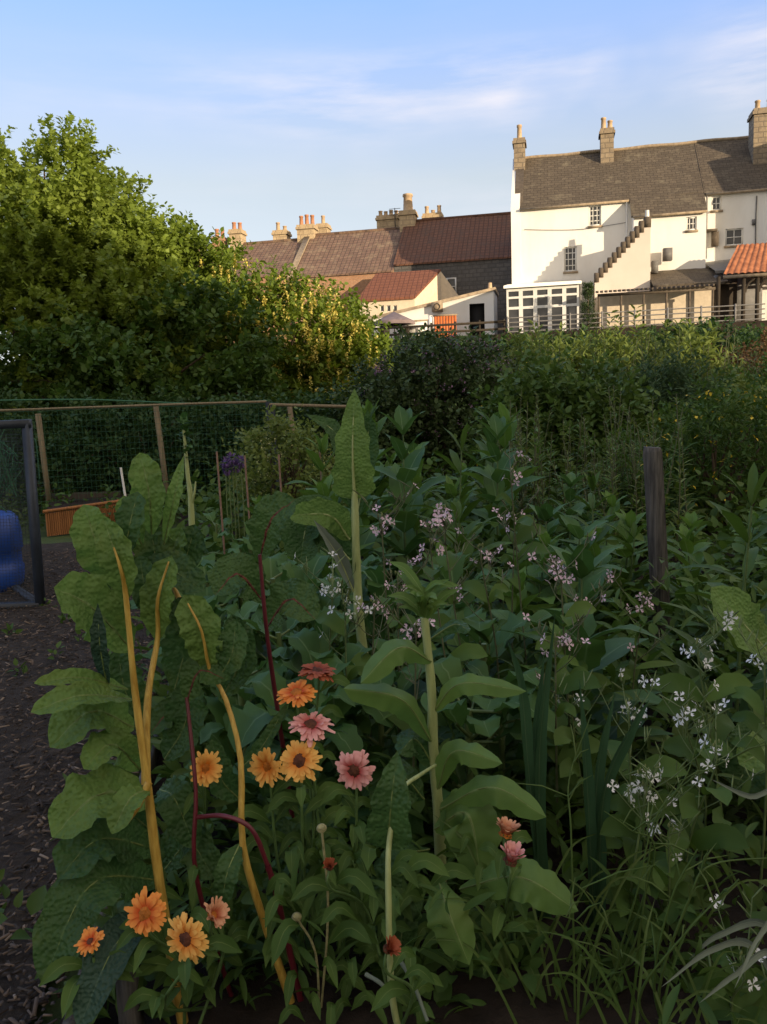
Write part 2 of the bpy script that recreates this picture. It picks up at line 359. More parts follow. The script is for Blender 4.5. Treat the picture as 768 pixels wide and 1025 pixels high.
M['brick'] = masonry('orange_brick', (.42, .22, .12), (.48, .27, .15), (.36, .27, .2), .24, .08, .5, .4, None, 1, .012)
M['cope'] = plain('stone_coping', (.36, .28, .19), .9, .4, 6, .5)
M['cope_dark'] = plain('dark_stone_coping', (.12, .095, .07), .9, .4, 6, .5)
M['pot'] = plain('chimney_pot_buff', (.52, .38, .24), .8, .25, 9, .2)
M['pot_red'] = plain('chimney_pot_terracotta', (.46, .22, .12), .8, .25, 9, .2)
M['frame'] = plain('white_window_paint', (.74, .73, .69), .5, .1, 9, .05)
M['lead'] = plain('grey_lead', (.16, .155, .15), .6, .3, 5, .2)
M['iron'] = plain('black_iron', (.03, .03, .03), .6, .3, 9, .1)
M['rail'] = plain('grey_rail_paint', (.22, .21, .2), .6, .3, 9, .1)
M['orange_panel'] = plain('orange_painted_board', (.58, .15, .035), .6, .25, 3, .2)
M['parasol'] = plain('parasol_canvas', (.22, .17, .17), .9, .25, 4, .2)
k = N('window_glass'); nz = k.noise(1.4, 2); M['glass'] = k.done(k.bsdf(k.ramp(nz, (.35, (.02, .022, .025)), (.7, (.06, .062, .065))), .06, .6, k.noise(3, 2), .06, .02))
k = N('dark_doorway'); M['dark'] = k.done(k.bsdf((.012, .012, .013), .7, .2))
# ------------------------------------------------------------------ light, sky, camera
SUN_AZ = rad(43); SUN_EL = rad(9)          # the sun stands behind the camera, to the right
TOSUN = np.array((math.sin(SUN_AZ)*math.cos(SUN_EL), -math.cos(SUN_AZ)*math.cos(SUN_EL), math.sin(SUN_EL)))
sd = bpy.data.lights.new('sun', 'SUN'); sd.energy = 2.6; sd.angle = rad(.5); sd.color = (1, .80, .55)
so = bpy.data.objects.new('sun', sd); col.objects.link(so); so.rotation_euler = Vector(-TOSUN).to_track_quat('-Z', 'Y').to_euler(); so.location = (20, -20, 20)
w = bpy.data.worlds.new('World'); scn.world = w; w.use_nodes = True; nt = w.node_tree; nt.nodes.clear()
class WN(N):
    def __init__(s, t): s.t = t
kw = WN(nt)
sky = kw.n('ShaderNodeTexSky', sky_type='NISHITA', sun_disc=False); sky.sun_elevation = SUN_EL; sky.sun_rotation = math.atan2(TOSUN[0], TOSUN[1]); sky.air_density = 1.0; sky.dust_density = .6; sky.ozone_density = 2.0
tc = kw.n('ShaderNodeTexCoord').outputs['Generated']
sp = kw.n('ShaderNodeSeparateXYZ'); kw.l(tc, sp.inputs[0])
# a thin high veil over the blue, thicker towards the horizon, and a few wisps of cirrus
hs = kw.n('ShaderNodeHueSaturation'); hs.inputs['Saturation'].default_value = .75; hs.inputs['Value'].default_value = 1.1; kw.l(sky.outputs[0], hs.inputs['Color'])
veil = kw.ramp(sp.outputs[2], (.0, (2.2/4, 2.15/4, 2.35/4)), (.25, (1.5/4, 1.6/4, 1.7/4)), (.33, (1.2/4, 1.5/4, 2.25/4)), (.42, (.74/4, 1.33/4, 2.85/4)))
vs = kw.n('ShaderNodeVectorMath', operation='SCALE'); vs.inputs['Scale'].default_value = 4.; kw.l(veil, vs.inputs[0])
dt = kw.n('ShaderNodeVectorMath', operation='DOT_PRODUCT'); kw.l(tc, dt.inputs[0]); dt.inputs[1].default_value = tuple(TOSUN)
warm = kw.ramp(kw.math('MULTIPLY_ADD', dt.outputs['Value'], .5, .5), (.36, 0.), (.62, .8), (.9, 1.))   # the sky on the sun's side is paler and warmer
base = kw.mix(kw.ramp(sp.outputs[2], (.0, .85), (.5, .75), (1., .7)), hs.outputs[0], vs.outputs[0])
base = kw.mix(warm, base, (2.7, 2.3, 1.8))
nz1 = kw.noise(1.0, 8, .6, tc, (3.2, 3.2, 22.)); nz2 = kw.noise(1.0, 3, .5, tc, (5., 1.4, 9.))
cl = kw.math('MULTIPLY', kw.ramp(nz1, (.40, 0.), (.66, 1.)), kw.ramp(nz2, (.34, 0.), (.54, 1.)))
band = kw.ramp(sp.outputs[2], (.20, .3), (.285, .2), (.318, 1.), (.348, .9), (.385, .05))
side = kw.ramp(kw.math('ADD', sp.outputs[0], .5), (.22, .15), (.48, .85), (1., .9))
cl = kw.math('MULTIPLY', kw.math('MULTIPLY', cl, band), side)
cmix = kw.mix(cl, base, (2.55, 2.45, 2.6))
bg = kw.n('ShaderNodeBackground'); bg.inputs[1].default_value = .15; kw.l(cmix, bg.inputs[0]); wo = kw.n('ShaderNodeOutputWorld'); kw.l(bg.outputs[0], wo.inputs[0])
cam = bpy.data.cameras.new('camera'); co = bpy.data.objects.new('camera', cam); col.objects.link(co); scn.camera = co
cam.sensor_fit = 'VERTICAL'; cam.sensor_height = 36; cam.lens = F/1025*36; cam.clip_start = .05; cam.clip_end = 2000
r_ = Vector((1, 0, 0)); f_ = Vector((0, math.cos(PITCH), -math.sin(PITCH))); u_ = Vector((0, math.sin(PITCH), math.cos(PITCH)))
cr = r_*math.cos(ROLL)-u_*math.sin(ROLL); cu = r_*math.sin(ROLL)+u_*math.cos(ROLL)
from mathutils import Matrix
co.matrix_world = Matrix.Translation((0, 0, CH)) @ Matrix((cr, cu, -f_)).transposed().to_4x4()
scn.view_settings.view_transform = 'Standard'; scn.view_settings.look = 'None'; scn.view_settings.gamma = 1; scn.view_settings.exposure = 1.36
scn.cycles.max_bounces = 6; scn.cycles.transparent_max_bounces = 6; scn.cycles.diffuse_bounces = 4

# ------------------------------------------------------------------ terrain and path
def hgt(x, y):
    s = np.clip((y-16)/18., 0, 1); s = s*s*(3-2*s)
    return 3.7*s
xs = np.concatenate([np.linspace(-400, -30, 12), np.linspace(-28, 40, 90), np.linspace(44, 400, 12)]); ys = np.concatenate([np.linspace(-300, -6, 12), np.linspace(-5, 44, 110), np.linspace(48, 500, 14)])
X, Yy = np.meshgrid(xs, ys); Z = hgt(X, Yy)-.03+.02*np.sin(X*3.1+Yy*1.7)*np.sin(Yy*2.3)
nx_ = len(xs); mb = MB(); mb.add(np.stack([X, Yy, Z], 2).reshape(-1, 3), [(j*nx_+i, j*nx_+i+1, (j+1)*nx_+i+1, (j+1)*nx_+i) for j in range(len(ys)-1) for i in range(nx_-1)])
tag(mb.build('ground', M['field']), kind='structure')
def sheet(name, pts, mat, amp, z0, n=70):
    """pts: list of (y, x_left, x_right)"""
    p = np.array(pts, float); y = np.linspace(p[0, 0], p[-1, 0], n); l = np.interp(y, p[:, 0], p[:, 1]); r = np.interp(y, p[:, 0], p[:, 2]); u = np.linspace(0, 1, 40)
    X = l[:, None]+(r-l)[:, None]*u[None]; Y = np.repeat(y[:, None], 40, 1); rr = rnd(len(name))
    Z = z0+amp*(np.sin(X*9+Y*5)*np.sin(Y*7-X*3)+rr.normal(0, .35, X.shape))
    m = MB(); m.add(np.stack([X, Y, Z], 2).reshape(-1, 3), [(j*40+i, j*40+i+1, (j+1)*40+i+1, (j+1)*40+i) for j in range(n-1) for i in range(39)])
    return tag(m.build(name, mat), kind='structure')
sheet('garden_soil', [(.5, -.62, 7.5), (4, -1.15, 8), (12, -3.0, 9)], M['soil'], .018, .05)
sheet('path', [(.3, -3.5, -.70), (4, -5.5, -1.2), (9.5, -6.5, -2.6)], M['path'], .012, .03)
# loose wood chips
r = rnd(3); n = 26000; y = .9+8*r.random(n)**1.6; lo = -3.5+np.zeros(n); xr = np.interp(y, [.3, 4, 9.5], [-.66, -1.15, -2.5]); x = xr-(xr+3.9+.2*y)*r.random(n)**1.3
CH_T = (np.array([(-.5, 0, 0), (.5, 0, 0), (.5, 1, 0), (-.5, 1, 0), (-.4, .1, .25), (.4, .05, .25), (.45, .9, .25), (-.4, .95, .25)]), np.array([(4, 5, 6, 7), (0, 1, 5, 4), (1, 2, 6, 5), (2, 3, 7, 6), (3, 0, 4, 7)]), np.zeros((8, 2)))
a = r.random(n)*6.283; d = np.stack([np.cos(a), np.sin(a), r.normal(0, .25, n)], 1)
mb = MB(); mb.scatter(CH_T, np.stack([x, y, .035+.02*r.random(n)], 1), frames(d, None, r.normal(0, .4, n)), np.stack([.003+.008*r.random(n), .014+.036*r.random(n)**2, .012+.008*r.random(n)], 1))
tag(mb.build('wood_chips', M['chip'], smooth=False), 'loose brown wood chips covering the path at the left', 'wood chips', kind='stuff')
# ------------------------------------------------------------------ the houses on the terrace
HA = rad(12); HE = np.array((math.cos(HA), -math.sin(HA))); HN = np.array((-math.sin(HA), -math.cos(HA))); HO = at(522, 325, 42)
def HL(px, py, d=0):
    """where the sight line meets the plane d metres in front of the white house: (t along the wall, z above the terrace)"""
    dr = np.array(ray(px, py)); k = (d+HN@HO[:2])/(HN@dr[:2]); p = dr*k+np.array((0, 0, CH))
    return float((p[:2]-HO[:2])@HE), float(p[2]-HO[2])
zp = lambda x, y, d=0: HL(480+x/2.667, 80+y/2.667, d)
z2 = lambda x, y, d=0: HL(160+x/2.133, 180+y/2.133, d)
def house(name, label, cat, group=None): return thing(name, label, cat, tuple(HO), -HA, group, local=True)
def wallq(mb, t0, t1, z0, z1, d, holes=(), reveal=.14, mat=0, rmat=None):
    """a wall in the plane d with window openings cut through it; the reveals run back into the wall"""
    ts = sorted({t0, t1, *[h[0] for h in holes], *[h[1] for h in holes]}); zs = sorted({z0, z1, *[h[2] for h in holes], *[h[3] for h in holes]})
    for a, b in zip(ts, ts[1:]):
        for c, e in zip(zs, zs[1:]):
            if any(h[0]-1e-6 <= a and b <= h[1]+1e-6 and h[2]-1e-6 <= c and e <= h[3]+1e-6 for h in holes): continue
            mb.add([(a, -d, c), (b, -d, c), (b, -d, e), (a, -d, e)], [(0, 1, 2, 3)], mat, [(a, c), (b, c), (b, e), (a, e)])
    for a, b, c, e in holes:
        y0, y1 = -d, -d+reveal
        for q in ([(a, y0, c), (a, y0, e), (a, y1, e), (a, y1, c)], [(b, y0, c), (b, y1, c), (b, y1, e), (b, y0, e)], [(a, y0, e), (b, y0, e), (b, y1, e), (a, y1, e)], [(a, y0, c), (a, y1, c), (b, y1, c), (b, y0, c)]):
            mb.add(q, [(0, 1, 2, 3)], mat if rmat is None else rmat)
def quad(mb, q, mat=0, uvs=None):
    q = np.array(q, float)
    if uvs is None:
        e1 = q[1]-q[0]; L = np.linalg.norm(e1); e1 = e1/L; nn = np.cross(e1, q[3]-q[0]); e2 = np.cross(nn/np.linalg.norm(nn), e1); uvs = [((p-q[0])@e1, (p-q[0])@e2) for p in q]
    mb.add(q, [tuple(range(len(q)))], mat, uvs)
def sidewall(mb, t, pts, mat=0):   # pts (d, z)
    V = [(t, -d, z) for d, z in pts]; mb.add(V, [tuple(range(len(V)))], mat, [(d, z) for d, z in pts])
def window(parent, hole, d, nx=2, ny=2, rec=.09, sill=True, fw=.07, bw=.035, name='window', mat='frame', glass='glass'):
    a, b, c, e = hole; y = -d+rec; m = MB()
    m.box(a, a+fw, y-.03, y+.03, c, e); m.box(b-fw, b, y-.03, y+.03, c, e); m.box(a+fw, b-fw, y-.03, y+.03, e-fw, e); m.box(a+fw, b-fw, y-.03, y+.03, c, c+fw)
    for i in range(1, nx): x = a+(b-a)*i/nx; m.box(x-bw/2, x+bw/2, y-.02, y+.02, c+fw, e-fw)
    for j in range(1, ny):
        z = c+(e-c)*j/ny
        for i in range(nx):
            m.box(a+fw if i == 0 else a+(b-a)*i/nx+bw/2, b-fw if i == nx-1 else a+(b-a)*(i+1)/nx-bw/2, y-.022, y+.022, z-bw/2, z+bw/2)
    f = m.build(name, M[mat], parent, smooth=False)
    g = MB(); quad(g, [(a+.01, y+.008, c+.01), (b-.01, y+.008, c+.01), (b-.01, y+.008, e-.01), (a+.01, y+.008, e-.01)]); g.build('pane', M[glass], f, smooth=False)
    if sill:
        s = MB(); s.box(a-.06, b+.06, -d-.07, -d+.05, c-.1, c-.004); s.build('sill', M['cope'], f, smooth=False)
    return f
def uvbox(mb, x0, x1, y0, y1, z0, z1, mat=0):
    quad(mb, [(x0, y0, z0), (x1, y0, z0), (x1, y0, z1), (x0, y0, z1)], mat); quad(mb, [(x1, y1, z0), (x0, y1, z0), (x0, y1, z1), (x1, y1, z1)], mat)
    quad(mb, [(x0, y1, z0), (x0, y0, z0), (x0, y0, z1), (x0, y1, z1)], mat); quad(mb, [(x1, y0, z0), (x1, y1, z0), (x1, y1, z1), (x1, y0, z1)], mat); quad(mb, [(x0, y0, z1), (x1, y0, z1), (x1, y1, z1), (x0, y1, z1)], mat)
def chimney(parent, t0, t1, z0, z1, dc, dep, pots, mat='stone', potmat='pot', ph=.55, pr=.13):
    m = MB(); y0, y1 = -dc-dep/2, -dc+dep/2
    uvbox(m, t0, t1, y0, y1, z0, z1-.28); uvbox(m, t0-.07, t1+.07, y0-.07, y1+.07, z1-.28, z1-.14); uvbox(m, t0-.02, t1+.02, y0-.02, y1+.02, z1-.14, z1)
    c = m.build('chimney', M[mat], parent, smooth=False)
    n = pots if isinstance(pots, int) else len(pots)
    for i in range(n):
        h = ph if isinstance(pots, int) else pots[i]
        x = t0+(t1-t0)*(i+.5)/n; q = MB(); P = np.array([(x, -dc, z1), (x, -dc, z1+h*.12), (x, -dc, z1+h*.85), (x, -dc, z1+h*.87), (x, -dc, z1+h)]); q.tube(P, [pr*1.15, pr, pr*.85, pr*1.05, pr*1.02], 12); q.build('chimney_pot', M[potmat], c)
    return c

# --- the white house
wh = house('white_house', 'white harled house with a long brown slate roof and crow stepped lean-to wall', 'house')
EV, RD, RZ, ML = 5.6, -3.05, 8.68, (5.32, 8.55)
MD, ME = .92, 4.66                                   # middle block: forward face and eave
w1 = (*(lambda a, b: (a[0], b[0], b[1], a[1]))(zp(292, 335), zp(325, 388)),)
w2 = (*(lambda a, b: (a[0], b[0], b[1], a[1]))(zp(226, 446), zp(260, 510)),)
w3 = (*(lambda a, b: (a[0], b[0], b[1], a[1]))(zp(552, 366, MD), zp(580, 400, MD)),)
w4 = (*(lambda a, b: (a[0], b[0], b[1], a[1]))(zp(620, 311), zp(646, 347)),)
w5 = (*(lambda a, b: (a[0], b[0], b[1], a[1]))(zp(657, 398), zp(704, 440)),)
m = MB(); TE = 13.2
wallq(m, 0, ML[0], -.8, EV, 0, [w1, w2]); wallq(m, ML[0], ML[1], -.8, ME, MD, [w3]); wallq(m, ML[1], TE, -.8, EV, 0, [w4, w5])
# rounded corner of the middle block, then its side walls
sidewall(m, ML[0], [(0, -.8), (MD, -.8), (MD, ME), (0, EV-.02)]); sidewall(m, ML[1], [(0, -.8), (MD, -.8), (MD, ME), (0, EV-.02)])
sidewall(m, 0, [(0, -.8), (0, EV), (RD, RZ-.06), (2*RD, EV), (2*RD, -.8)]); wallq(m, 0, TE, -.8, EV, 2*RD)
sidewall(m, TE, [(0, -.8), (0, EV), (RD, RZ-.06), (2*RD, EV), (2*RD, -.8)])
m.build('wall', M['harl'], wh, smooth=False)
m = MB(); th = .09
def roofplane(m, t0, t1, d0, z0, d1, z1, over=.1, th=.1, nt=26, ns=10, sag=.035, seed=0):
    """a slightly uneven roof slope with thickness, from eave (d0,z0) to ridge (d1,z1)"""
    r = rnd(seed); t = np.linspace(t0, t1, nt); s = np.linspace(0, 1, ns); sl = (z1-z0)/(d1-d0); d0 = d0+over; z0 = z0+over*sl
    T, S = np.meshgrid(t, s); D = d0+(d1-d0)*S; Zz = z0+(z1-z0)*S+sag*np.sin(T*1.1+seed)*np.sin(S*2.6)+r.normal(0, .006, T.shape)
    L = math.hypot(d1-d0, z1-z0); fs = [(j*nt+i, j*nt+i+1, (j+1)*nt+i+1, (j+1)*nt+i) for j in range(ns-1) for i in range(nt-1)]
    top = np.stack([T, -D, Zz+th], 2).reshape(-1, 3); bot = np.stack([T, -D, Zz+.01], 2).reshape(-1, 3); uv = np.stack([T, S*L], 2).reshape(-1, 2)
    m.add(top, fs, 0, uv); m.add(bot, fs, 0, uv)
    rim = list(range(nt))+[j*nt+nt-1 for j in range(1, ns)]+[(ns-1)*nt+i for i in range(nt-2, -1, -1)]+[j*nt for j in range(ns-2, 0, -1)]
    q = len(rim); V = np.vstack([top[rim], bot[rim]]); m.add(V, [(i, (i+1) % q, q+(i+1) % q, q+i) for i in range(q)], 0, np.vstack([uv[rim], uv[rim]+.05]))
roofplane(m, .05, ML[0]-.12, 0, EV, RD, RZ, seed=1); roofplane(m, ML[0]-.12, ML[1]+.03, MD, ME, 0, ME+MD*1.0098, seed=2, over=.12); roofplane(m, ML[0]-.12, ML[1]+.03, -.0, EV-.01, RD, RZ, over=0, seed=3); roofplane(m, ML[1]+.03, TE, 0, EV, RD, RZ, seed=4)
m.add([(0, -2*RD, EV), (TE, -2*RD, EV), (TE, -RD, RZ+.1), (0, -RD, RZ+.1)], [(0, 1, 2, 3)], 0, [(0, 0), (TE, 0), (TE, 4.3), (0, 4.3)])
rf = m.build('roof', M['roof_slate'], wh, smooth=False)
m = MB(); m.tube(np.stack([np.linspace(0, TE, 30), np.full(30, -RD), RZ+.12+.02*np.sin(np.arange(30))], 1), .09, 8); m.build('ridge_coping', M['cope'], rf)
m = MB(); m.box(0, ML[0]-.15, -.17, -.09, EV-.12, EV-.02); m.box(ML[0]-.05, ML[1], -MD-.2, -MD-.12, ME-.14, ME-.04); m.box(ML[1]+.1, TE, -.17, -.09, EV-.12, EV-.02); m.build('gutter', M['cope'], rf, smooth=False)
m = MB(); m.prism([(.06, EV-.1), (.06, EV+.16), (-RD, RZ+.26), (-RD+.3, RZ+.0), (-RD, RZ-.2)], 'x', -.27, .15); m.build('skew_coping', M['cope_dark'], wh, smooth=False)
m = MB(); m.prism([(-.03, -.8), (-.03, EV+.1), (-RD, RZ+.16), (-2*RD, EV+.1), (-2*RD, -.8)], 'x', -.44, -.002); m.build('gable_end', M['harl'], wh, smooth=False)
chimney(wh, -.36, .2, RZ-1.7, 9.62, RD+.35, .9, [.75]); chimney(wh, 3.98, 4.62, RZ-.9, 9.68, RD+.35, .85, [.62, .45], 'stone', 'pot')
window(wh, w1, 0, 3, 4); window(wh, w2, 0, 3, 4); window(wh, w3, MD, 3, 2); window(wh, w4, 0, 2, 2); window(wh, w5, 0, 2, 2)
# cross wing at the right end with the big chimney on its gable; most of it stands outside the picture
WT0, WT1, WD = 12.75, 17.5, 2.55
m = MB(); wallq(m, WT0, WT1, -.8, 5.9, WD); sidewall(m, WT0, [(0, -.8), (WD, -.8), (WD, 5.9), (0, 5.9)]); wm = (WT0+WT1)/2
m.add([(WT0, -WD, 5.9), (WT1, -WD, 5.9), (wm, -WD, 8.5)], [(0, 1, 2)]); m.build('wing_wall', M['harl'], wh, smooth=False)
m = MB()
for a, b in ((WT0-.12, wm), (WT1+.12, wm)):
    za = 5.9-.12*1.09
    quad(m, [(a, -WD-.05, za), (a, -RD*1.2, za), (b, -RD*1.2, 8.55), (b, -WD-.05, 8.55)]); quad(m, [(a, -WD-.05, za+.1), (a, -RD*1.2, za+.1), (b, -RD*1.2, 8.65), (b, -WD-.05, 8.65)]); quad(m, [(a, -WD-.05, za), (a, -WD-.05, za+.1), (b, -WD-.05, 8.65), (b, -WD-.05, 8.55)])
m.build('wing_roof', M['roof_slate'], wh, smooth=False)
c5 = zp(707, 85, -1.7); chimney(wh, 11.0, 12.6, 6.6, c5[1]+.0, -1.9, 1.1, [.5, .5, .35])
# small things on the wall
m = MB(); p = zp(615, 402, 0); m.box(p[0]-.25, p[0]+.3, -.28, -.003, p[1]-.08, p[1]+.02); q = zp(622, 425, 0); m.box(q[0]-.05, q[0]+.25, -.2, -.003, q[1]-.35, q[1]+.3); m.build('porch_hood', M['cope_dark'], wh, smooth=False)
m = MB(); m.tube([(ML[0]-.25, -.1, EV-.1), (ML[0]-.25, -.1, 2.3)], .04, 8); m.build('downpipe', M['frame'], wh)
m = MB(); m.tube([(9.0-.3, -.1, EV-.1), (8.7, -.1, 2.6)], .04, 8); m.build('downpipe', M['lead'], wh)
m = MB(); m.tube(poly([(.2, -.06, 4.6), (1.4, -.06, 4.48), (3.0, -.06, 4.4), (ML[0]-.3, -.06, 4.55)], 16), .012, 4); m.build('cable', M['iron'], wh)
m = MB(); m.tube(poly([(10.9, -.05, 5.3), (10.88, -.05, 4.2), (10.9, -.05, 2.6)], 8), .03, 6); m.box(10.72, 10.85, -.09, -.01, 4.0, 4.25); m.build('wall_pipe', M['lead'], wh)
# the crow-stepped half gable
sT, sB, sR = zp(440, 372, 2.5), zp(308, 525, 2.5), zp(456, 545, 2.5)
m = MB(); t0, z0, t1, z1 = sB[0], sB[1], sT[0], sT[1]; ns = 11; pts = [(sR[0], -.8), (t0, -.8)]
for i in range(ns):
    a = t0+(t1-t0)*i/ns; b = t0+(t1-t0)*(i+1)/ns; z = z0+(z1-z0)*(i+.6)/ns; pts += [(a, z), (b, z)]
pts += [(t1, z1+.12), (sR[0], z1+.12)]; half = [(sR[0], -.8), (t0, -.8), (t0, z0-.25), (t1, z1-.35), (sR[0], z1-.35)]
m.prism(half, 'y', -2.5, -2.1); g = m.build('gable_wall', M['harl_pink'], wh, smooth=False)
m = MB()
for i in range(ns):
    a = t0+(t1-t0)*i/ns; b = t0+(t1-t0)*(i+1)/ns; z = z0+(z1-z0)*(i+.75)/ns; zl = z0-.25+(z1-.1-z0)*i/ns
    m.box(a-.02, b-.004, -2.53, -2.07, zl-.02, z)
m.box(t1, sR[0]+.02, -2.53, -2.07, z1-.36, z1+.1); m.build('crow_step', M['cope_dark'], g, smooth=False)
m = MB(); m.add([(t0, -2.09, z0-.3), (sR[0], -2.09, z1-.45), (sR[0], -MD+.0, z1-.45), (t0, -MD, z0-.3), (t0, -2.09, -.8), (sR[0], -2.09, -.8), (sR[0], -MD, -.8), (t0, -MD, -.8)], [(0, 1, 2, 3), (4, 5, 6, 7), (0, 4, 7, 3), (1, 5, 6, 2)]); m.build('lean_to', M['harl_pink'], wh, smooth=False)
m = MB(); m.tube([(sR[0]-.13, -2.3, z1+.1), (sR[0]-.13, -2.3, z1+.42)], [.1, .085], 10); m.build('vent_pot', M['frame'], wh)
# brown lean-to roofs at the foot of the house
m = MB(); roofplane(m, sR[0]+.02, 9.05, 3.55, .98, MD+.03, 1.95, .05, nt=14, ns=6, seed=6); m.build('lean_to_roof', M['roof_slate'], wh, smooth=False)
m = MB(); wallq(m, sR[0]+.0, 8.4, -.9, 1.0, 3.4); wallq(m, t0+.1, sR[0], -.9, .85, 3.4); m.add([(t0+.1, -3.4, .85), (sR[0], -3.4, .85), (sR[0], -2.53, .85), (t0+.1, -2.53, .85)], [(0, 1, 2, 3)]); sidewall(m, 8.4, [(3.4, -.9), (3.4, 1.0), (MD, 1.9), (MD, -.9)]); sidewall(m, t0+.1, [(3.4, -.9), (3.4, .85), (2.53, .85), (2.53, -.9)]); m.build('lean_to_wall', M['cream'], wh, smooth=False)
m = MB(); a, b = zp(582, 446, .5), zp(690, 446, .5); quad(m, [(8.6, -3.0, 1.62), (10.6, -3.0, 1.62), (10.6, -.03, 2.55), (8.6, -.03, 2.45)]); quad(m, [(8.6, -3.0, 1.5), (10.6, -3.0, 1.5), (10.6, -3.0, 1.62), (8.6, -3.0, 1.62)]); m.box(8.62, 10.6, -2.9, -.02, -.8, 1.45); m.build('dark_lean_to', M['lead'], wh, smooth=False)
# things lying on the lean-to roof
for (zx, zy, hw, hh) in ((468, 490, .14, .1), (502, 456, .2, .1)):
    p = zp(zx, zy, 1.4); b = MB(); b.box(p[0]-hw, p[0]+hw, -1.6, -1.2, p[1]-hh-.35, p[1]+hh); tag(b.build('rooflight_box', M['lead'], None, smooth=False, loc=None), None)
    o = bpy.data.objects[b and [x.name for x in bpy.data.objects if x.name.startswith('rooflight_box')][-1]]; o.parent = wh
# white conservatory
cs = house('conservatory', 'white glazed conservatory against the foot of the white house', 'conservatory')
ca, cb = zp(72, 560, 3.6), zp(258, 650, 3.6); T0, T1 = ca[0], 2.72; ZT = zp(160, 552, 3.6)[1]
holes = []; n = 5; cw = (T1-T0)/n
for i in range(n):
    a = T0+cw*i+.09; b = T0+cw*(i+1)-.09
    holes += [(a, b, -.75, .38), (a, b, .50, .86), (a, b, .96, ZT-.14)]
m = MB(); wallq(m, T0, T1, -.85, ZT, 3.6, holes, .06); sidewall(m, T0, [(3.6, -.85), (3.6, ZT), (.03, ZT+.15), (.03, -.85)]); sidewall(m, T1, [(3.6, -.85), (3.6, ZT), (.03, ZT+.15), (.03, -.85)]); m.build('frame', M['frame'], cs, smooth=False)
m = MB()
for a, b, c, e in holes: quad(m, [(a, -3.55, c), (b, -3.55, c), (b, -3.55, e), (a, -3.55, e)])
m.build('pane', M['glass'], cs, smooth=False)
m = MB(); m.add([(T0-.12, -3.75, ZT+.0), (T1+.12, -3.75, ZT+.0), (T1+.12, -.03, ZT+.55), (T0-.12, -.03, ZT+.55), (T0-.12, -3.75, ZT+.12), (T1+.12, -3.75, ZT+.12), (T1+.12, -.03, ZT+.67), (T0-.12, -.03, ZT+.67)], [(0, 1, 2, 3), (4, 5, 6, 7), (0, 1, 5, 4), (1, 2, 6, 5), (0, 3, 7, 4)]); m.build('roof', M['frame'], cs, smooth=False)
# pergola
pg = house('pergola', 'low slatted pergola along the lit wall below the crow steps', 'pergola'); pa = zp(315, 580, 4.4); pb = zp(622, 560, 4.4)
m = MB(); m.box(pa[0], pb[0]+.1, -4.55, -4.45, .62, .74); m.build('beam', M['cope_dark'], pg, smooth=False)
m = MB()
for i in range(26): x = pa[0]+(pb[0]-pa[0])*i/25; m.prism([(-4.75, .75), (-3.45, .92), (-3.45, 1.0), (-4.75, .85)], 'x', x-.035, x+.035)
m.build('rafters', M['cope_dark'], pg, smooth=False)
for x in np.linspace(pa[0]+.05, pb[0], 6): m = MB(); m.box(x-.045, x+.045, -4.54, -4.46, -.9, .62); m.build('post', M['cope_dark'], pg, smooth=False)
# orange pantile roof on dark timber posts
op = house('open_shelter', 'open timber shelter under a bright orange pantile roof at the right edge', 'shelter'); oa, ob = zp(690, 442, 2.2), zp(652, 520, 4.2)
m = MB(); nt_ = 150; t = np.linspace(ob[0], 13.5, nt_); s_ = np.linspace(0, 1, 10); T, S = np.meshgrid(t, s_); D = 4.2-2*S; zz = ob[1]+(oa[1]-ob[1])*S+.05*np.abs(np.sin(T*math.pi/.26))-.03*((S*9) % 1); T = T+(oa[0]-ob[0])*S*(1-(T-ob[0])/(13.5-ob[0]))
top = np.stack([T, -D, zz], 2).reshape(-1, 3); m.add(top, [(j*nt_+i, j*nt_+i+1, (j+1)*nt_+i+1, (j+1)*nt_+i) for j in range(9) for i in range(nt_-1)]); m.build('roof', M['pantile'], op)
m = MB(); m.box(ob[0], 13.5, -4.18, -4.1, ob[1]-.16, ob[1]-.03); m.build('fascia', M['cope'], op, smooth=False)
for zx in (705, 742, 775):
    p = zp(zx, 560, 4.0); m = MB(); m.box(p[0]-.07, p[0]+.07, -4.07, -3.93, -.9, ob[1]-.17); m.build('post', M['wood_dark'], op, smooth=False)
    m = MB(); m.tube(bez([(p[0]+.07, -4, .5), (p[0]+.1, -4, .95), (p[0]+.55, -4, ob[1]-.18)], 8), .055, 6); m.build('brace', M['wood_dark'], op)
m = MB(); wallq(m, 9.55, 13.5, -.9, 1.6, 2.7); m.build('back_wall', M['harl'], op, smooth=False)
m = MB(); m.box(8.48, 8.62, -4.2, -4.05, -.9, 1.2); m.box(8.7, 9.5, -3.2, -3.1, -.9, 1.4); m.build('dark_screen', M['wood_dark'], op, smooth=False)
# terrace ground and railing
m = MB(); m.box(-22, 17, -5.6, 3, -2.8, -.85); o = m.build('terrace', M['soil'], None, smooth=False); o.location = HO; o.rotation_euler = (0, 0, -HA); tag(o, kind='structure')
rl = house('railing', 'grey metal railing with horizontal bars along the terrace edge', 'railing'); ra = zp(75, 650, 5.2)[0]
for z in (-.75, -.55, -.35, -.15): m = MB(); m.tube([(ra, -5.2, z), (10.2, -5.2, z)], .028, 6); m.build('bar', M['rail'], rl)
for x in np.arange(ra, 10.3, 1.35): m = MB(); m.box(x-.035, x+.035, -5.235, -5.165, -.95, -.08); m.build('post', M['rail'], rl, smooth=False)

